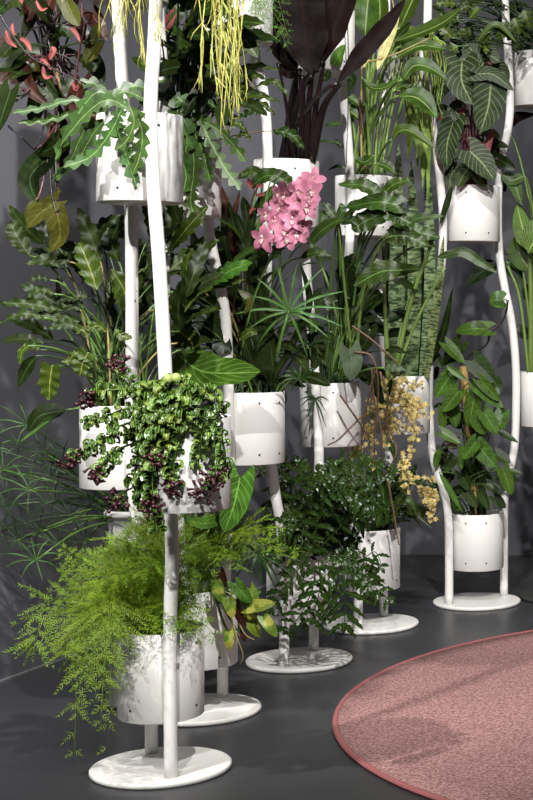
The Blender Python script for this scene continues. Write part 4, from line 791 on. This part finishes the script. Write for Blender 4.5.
# ------------------------------------------------------------------ dark plant with pale veins
r = SPOT_['E3']
t = thing('velvet_philodendron', 'dark velvety plant with pale-veined leaves and red stalks on the rearmost stand', 'plant', r)
for b, m_, e, w_, d, s in [((491, 84), (488, 108), (480, 133), 38, 7.3, 'heart'), ((470, 151), (482, 163), (495, 181), 32, 7.3, 'heart'), ((453, 123), (447, 145), (447, 170), 27, 7.34, 'heart'), ((462, 62), (462, 82), (473, 105), 38, 7.32, 'heart'), ((477, 74), (494, 75), (514, 91), 17, 7.28, 'heart'), ((470, 166), (464, 174), (457, 188), 19, 7.36, 'heart'), ((476, 168), (480, 178), (486, 187), 18, 7.38, 'heart'), ((463, 58), (470, 64), (476, 78), 20, 7.4, 'heart'), ((448, 80), (440, 90), (438, 104), 22, 7.4, 'heart'), ((462, 108), (456, 112), (470, 124), 22, 7.42, 'heart'),
                           ((480, 70), (488, 56), (500, 62), 26, 7.5, 'heart'), ((478, 62), (470, 48), (462, 44), 22, 7.5, 'heart'), ((490, 66), (500, 72), (508, 84), 24, 7.55, 'heart'), ((448, 118), (440, 112), (436, 122), 20, 7.5, 'heart'), ((458, 165), (450, 178), (452, 190), 16, 7.4, 'heart')]:
    pleaf(t, L_VEIN, [b, m_, e], d, w_, s, r+V((R_(-.04, .04), R_(-.03, .03), 0)), stk=STKR, sr=.0038, up=.1, nrm=(R_(-.15, .15), -1, R_(.1, .4)), wave=.02, fold=.12)
for P, w_ in (([(482, 172), (486, 150), (494, 128)], 12), ([(478, 172), (482, 155), (484, 140)], 10)): pleaf(t, L_PURP, P, 7.42, w_, 'ovate')['label'] = 'purple-pink underside of a leaf'
for x in (462, 465, 468, 471, 474): 
    g = Geo(); g.tube(catmull([r+V((R_(-.03, .03), -.02, 0)), at(x, 150, 7.46), at(x+R_(-3, 3), 116, 7.46)], 8), .004, .0035, 6); g.build('stalk', STKR, t)
fill(t, [L_DARK], r, (445, 60, 505, 180), (7.55, 7.7), 14, (.08, .12), .6, 'heart', .5, .4, .04, STKR)

# ------------------------------------------------------------------ tall paddle-leaved plant
r = SPOT_['D3']
t = thing('paddle_leaf_plant', 'tall plant with long arching paddle leaves and upright stems, top middle', 'plant', r)
for P, d, w_ in [([(397, 57), (420, 46), (447, 49)], 6.8, 16), ([(402, 80), (414, 66), (430, 68), (447, 80)], 6.75, 17), ([(392, 42), (420, 33), (444, 22), (462, 7)], 6.85, 17), ([(398, 96), (414, 97), (425, 104), (437, 118)], 6.75, 24), ([(365, 38), (367, 10), (371, -25)], 6.95, 24), ([(378, 40), (380, 10), (378, -20)], 7.0, 20), ([(400, 28), (410, 6), (422, -20)], 6.9, 24), ([(388, 60), (396, 40), (412, 22)], 7.05, 20), ([(362, 78), (372, 88), (386, 87), (398, 78)], 6.75, 10), ([(392, 140), (400, 131), (412, 132), (436, 149)], 6.75, 14), ([(345, 95), (354, 100), (362, 108)], 6.95, 10), ([(374, 156), (364, 162), (354, 158)], 6.8, 14), ([(376, 164), (386, 166), (396, 174)], 6.8, 12), ([(360, 120), (350, 112), (346, 128)], 6.95, 16), ([(396, 90), (404, 86), (412, 92)], 6.9, 14), ([(402, 46), (414, 40), (424, 36)], 7.0, 14)]:
    pleaf(t, L_BIRD, P, d, w_, 'paddle', r+V((R_(-.05, .05), R_(-.05, .05), 0)), sr=.0055, stk=STKL, up=.05, fold=.3, n=18, nrm=(R_(-.2, .2), -.8, R_(.4, .8)), wave=.03)
for x0, x1, y1, m in [(362, 362, 60, STKY), (366, 368, 70, STKL), (370, 374, 60, STKL), (374, 384, 66, STKL), (378, 396, 72, STKL), (380, 402, 62, STKL), (364, 360, 96, STKR), (376, 388, 84, STK), (370, 369, 40, STKL), (384, 405, 90, STK), (368, 378, 80, STKL)]:
    g = Geo(); g.tube(catmull([at(x0, 178, 6.95+R_(-.05, .05)), at((x0+x1)/2-1, (178+y1)/2, 6.93), at(x1, y1, 6.9)], 12), .0065, .0042, 8); g.build('stem', m, t)
for P, w_ in (([(395, 16), (391, 32), (385, 50), (377, 70)], 13), ([(371, 44), (368, 54), (364, 68)], 8)):
    pleaf(t, L_CREAM, P, 6.72, w_, 'sword', fold=.5, n=20, name='flower_spike')['label'] = 'cream yellow flower spike'
g = Geo(); g.tube(catmull([at(356, 64, 6.72), at(390, 56, 6.72), at(430, 38, 6.75)], 14), .005, .003, 6); g.tube(catmull([at(384, -20, 6.75), at(391, -6, 6.73), at(395, 16, 6.72)], 10), .004, .003, 6); g.build('flower_stalk', STKY, t)

# ------------------------------------------------------------------ burgundy plant
r = SPOT_['C3']
t = thing('burgundy_canna', 'black-burgundy plant with huge dark paddle leaves at the top middle', 'plant', r)
for P, d, w_, a in [([(312, 76), (306, 40), (302, -5), (306, -60)], 5.98, 46, .3), ([(296, 72), (288, 45), (292, 0), (290, -40)], 6.05, 36, .2), ([(323, 62), (334, 30), (346, -8), (352, -40)], 6.0, 27, .2), ([(337, 84), (360, 56), (386, 26), (406, -2)], 5.9, 19, .1), ([(318, 70), (322, 30), (328, -20)], 6.2, 30, .2), ([(300, 70), (290, 72), (276, 64)], 6.05, 14, 0)]:
    pleaf(t, L_BURG, P, d, w_, 'paddle', jit(r, .03), stk=STKB, sr=.009, up=.05, fold=.18, n=20, wave=.03, nrm=(R_(-.1, .1), -1, .1))
for x0, x1, y1, rad in [(293, 278, 62, .007), (302, 303, 76, .012), (306, 312, 74, .012), (310, 324, 62, .010), (312, 339, 84, .014), (305, 299, 70, .008)]:
    g = Geo(); g.tube(catmull([at(x0, 160, 6.2), at(x0*.6+x1*.4, 110, 6.1), at(x1, y1, 6.02)], 14), rad*1.3, rad*.7, 8); g.build('stalk', STKB, t)
t = thing('wavy_leaf_plant', 'plant with small olive wavy leaves crossing the third tube near the top', 'plant', SPOT_['B3'])
for P, w_ in [([(232, 76), (255, 66), (280, 70)], 10), ([(256, 86), (275, 82), (290, 98)], 9), ([(238, 98), (260, 96), (280, 102)], 9), ([(244, 106), (262, 104), (276, 116)], 9), ([(240, 90), (250, 78), (262, 76)], 10), ([(238, 118), (250, 112), (262, 114)], 9), ([(236, 138), (244, 134), (252, 140)], 9), ([(273, 131), (290, 134), (305, 150)], 17), ([(222, 82), (236, 74), (246, 64)], 10), ([(226, 100), (240, 92), (250, 96)], 10), ([(225, 125), (238, 124), (248, 134)], 10)]:
    pleaf(t, random.choice([L_XAN, L_XAN, L_MON]), P, 5.42, w_, 'xan' if w_ > 12 else 'wavy', SPOT_['B3']+V((R_(-.02, .06), 0, 0)), stk=STKY, sr=.0018, up=.12, wave=.10)
fill(t, [L_MON, L_DARK, L_XAND], SPOT_['B3'], (165, 5, 240, 100), (5.35, 5.7), 34, (.10, .17), .5, 'ovate', .3, .6, .07, STKD, wave=.04)
fill(t, [L_DARK, L_DARK, L_MON], SPOT_['B3'], (160, -5, 238, 105), (5.15, 5.35), 30, (.10, .16), .5, 'heart', .4, .5, .07, STKD, wave=.04)
pleaf(t, L_BIRD, [(240, 20), (246, 40), (258, 58)], 5.3, 24, 'ovate', SPOT_['B3'], nrm=(.3, -1, .2)); pleaf(t, L_MON, [(212, 4), (196, 0), (180, 12)], 5.5, 24, 'heart', SPOT_['B3']); pleaf(t, L_DARK, [(178, 66), (184, 76), (186, 92)], 5.4, 22, 'heart', SPOT_['B3'])
for px in ([(163, 30), (168, 18), (178, 5)], [(164, 34), (170, 26), (178, 12)], [(158, 30), (166, 22), (172, 8)]): pleaf(t, L_PINKBUD, px, 5.35, 5, 'lance', fold=.4, name='bud')
t = thing('rubber_leaf_plant', 'plant with small rounded leaves between the burgundy stalks and the fourth tube', 'plant', SPOT_['CD4'])
for P, w_, m in [([(334, 66), (338, 56), (345, 44)], 18, L_HEART), ([(330, 70), (326, 78), (320, 76)], 12, L_HEARTD), ([(342, 124), (334, 124), (325, 126)], 8, L_MON), ([(333, 143), (325, 141), (314, 143)], 4, L_MON), ([(333, 141), (338, 143), (344, 148)], 8, L_MON), ([(345, 168), (338, 166), (328, 170)], 5, L_MON), ([(345, 70), (352, 80), (348, 92)], 14, L_DARK)]:
    pleaf(t, m, P, 6.5, w_, 'ovate', nrm=(-.2, -1, .4))
g = Geo(); g.tube(catmull([SPOT_['CD4'], at(344, -6, 6.46), at(348, 40, 6.48), at(348, 110, 6.52), at(346, 168, 6.5)], 20), .003, .002, 6); g.build('vine', STKD, t)
fill(t, [L_FERND, L_MON], SPOT_['CD4'], (308, -10, 326, 10), (6.4, 6.6), 8, (.05, .08), .6, 'ovate', .3, .5, .05, STKD)

# ------------------------------------------------------------------ right edge plants
r = SPOT_['ER4']
t = thing('star_leaf_vine', 'dark bushy plant with star-shaped leaves in the top right planter', 'plant', r)
fill(t, [L_XAN, L_XAND, L_XAND], r, (440, -15, 533, 48), (7.5, 7.85), 60, (.07, .13), .7, 'star', .35, .5, .09, STKD, wave=.05)
for b, e in [((505, 22), (498, 40)), ((514, 18), (520, 34)), ((490, 32), (480, 42)), ((524, 10), (530, 28)), ((500, 26), (512, 40)), ((452, 38), (440, 26)), ((470, 18), (480, 8)), ((458, 46), (450, 52))]:
    pleaf(t, L_XAN, [b, e], 7.45, 18, 'star', r+V((-.05, 0, 0)), sr=.002)
for P in ([(520, 46, 7.6), (500, 30, 7.5), (486, 22, 7.5), (455, 20, 7.5), (428, 24, 7.5)], [(522, 46, 7.6), (500, 10, 7.6), (480, -10, 7.6)], [(515, 46, 7.6), (490, 40, 7.5), (466, 42, 7.5)]):
    g = Geo(); g.tube(catmull([at(*p) for p in P], 16), .004, .002, 6); g.build('vine', STKD, t)
pleaf(t, L_BIRD, [(478, 40), (496, 24), (518, 44)], 7.42, 7, 'lance')
r = SPOT_['ER2']
t = thing('striped_leaf_plant', 'tall plant with large striped leaves and thick stalks at the right edge', 'plant', r)
for P, d, w_, m, s in [([(534, 248), (524, 232), (517, 205)], 7.55, 28, L_STRIPE, 'ovate'), ([(528, 252), (540, 232), (556, 216)], 7.5, 40, L_STRIPE, 'ovate'), ([(530, 270), (520, 254), (515, 236)], 7.6, 30, L_BIRD, 'ovate'), ([(524, 176), (512, 180), (501, 174)], 7.6, 16, L_BIRD, 'ovate'), ([(502, 174), (514, 184), (522, 206)], 7.6, 18, L_BIRD, 'ovate'), ([(498, 264), (484, 270), (466, 286)], 7.7, 17, L_DARK, 'lance'), ([(502, 272), (512, 262), (526, 280)], 7.7, 18, L_DARK, 'ovate'), ([(524, 258), (512, 252), (501, 254)], 7.75, 11, L_DARK, 'lance'), ([(530, 338), (520, 330), (515, 328)], 7.75, 17, L_DARK, 'ovate'), ([(506, 262), (508, 266), (511, 278)], 7.65, 5, L_MON, 'lance'), ([(505, 130), (516, 118), (536, 114)], 7.75, 12, L_BURG, 'lance'), ([(540, 300), (530, 290), (524, 300)], 7.7, 18, L_DARK, 'ovate')]:
    pleaf(t, m, P, d, w_, s, r+V((R_(-.04, .04), R_(-.03, .03), 0)), stk=STKL if m in (L_STRIPE, L_BIRD) else STK, sr=.005, up=.05, n=18, nrm=(R_(-.1, .1), -1, .3))
for P, rad in [([(531, 378, 7.68), (531, 300, 7.62), (529, 240, 7.58)], .012), ([(529, 378, 7.66), (520, 300, 7.64), (508, 266, 7.64)], .007), ([(536, 378, 7.7), (527, 300, 7.62), (522, 262, 7.6)], .006)]:
    g = Geo(); g.tube(catmull([at(*p) for p in P], 14), rad*1.2, rad*.8, 8); g.build('stalk', STKL, t)
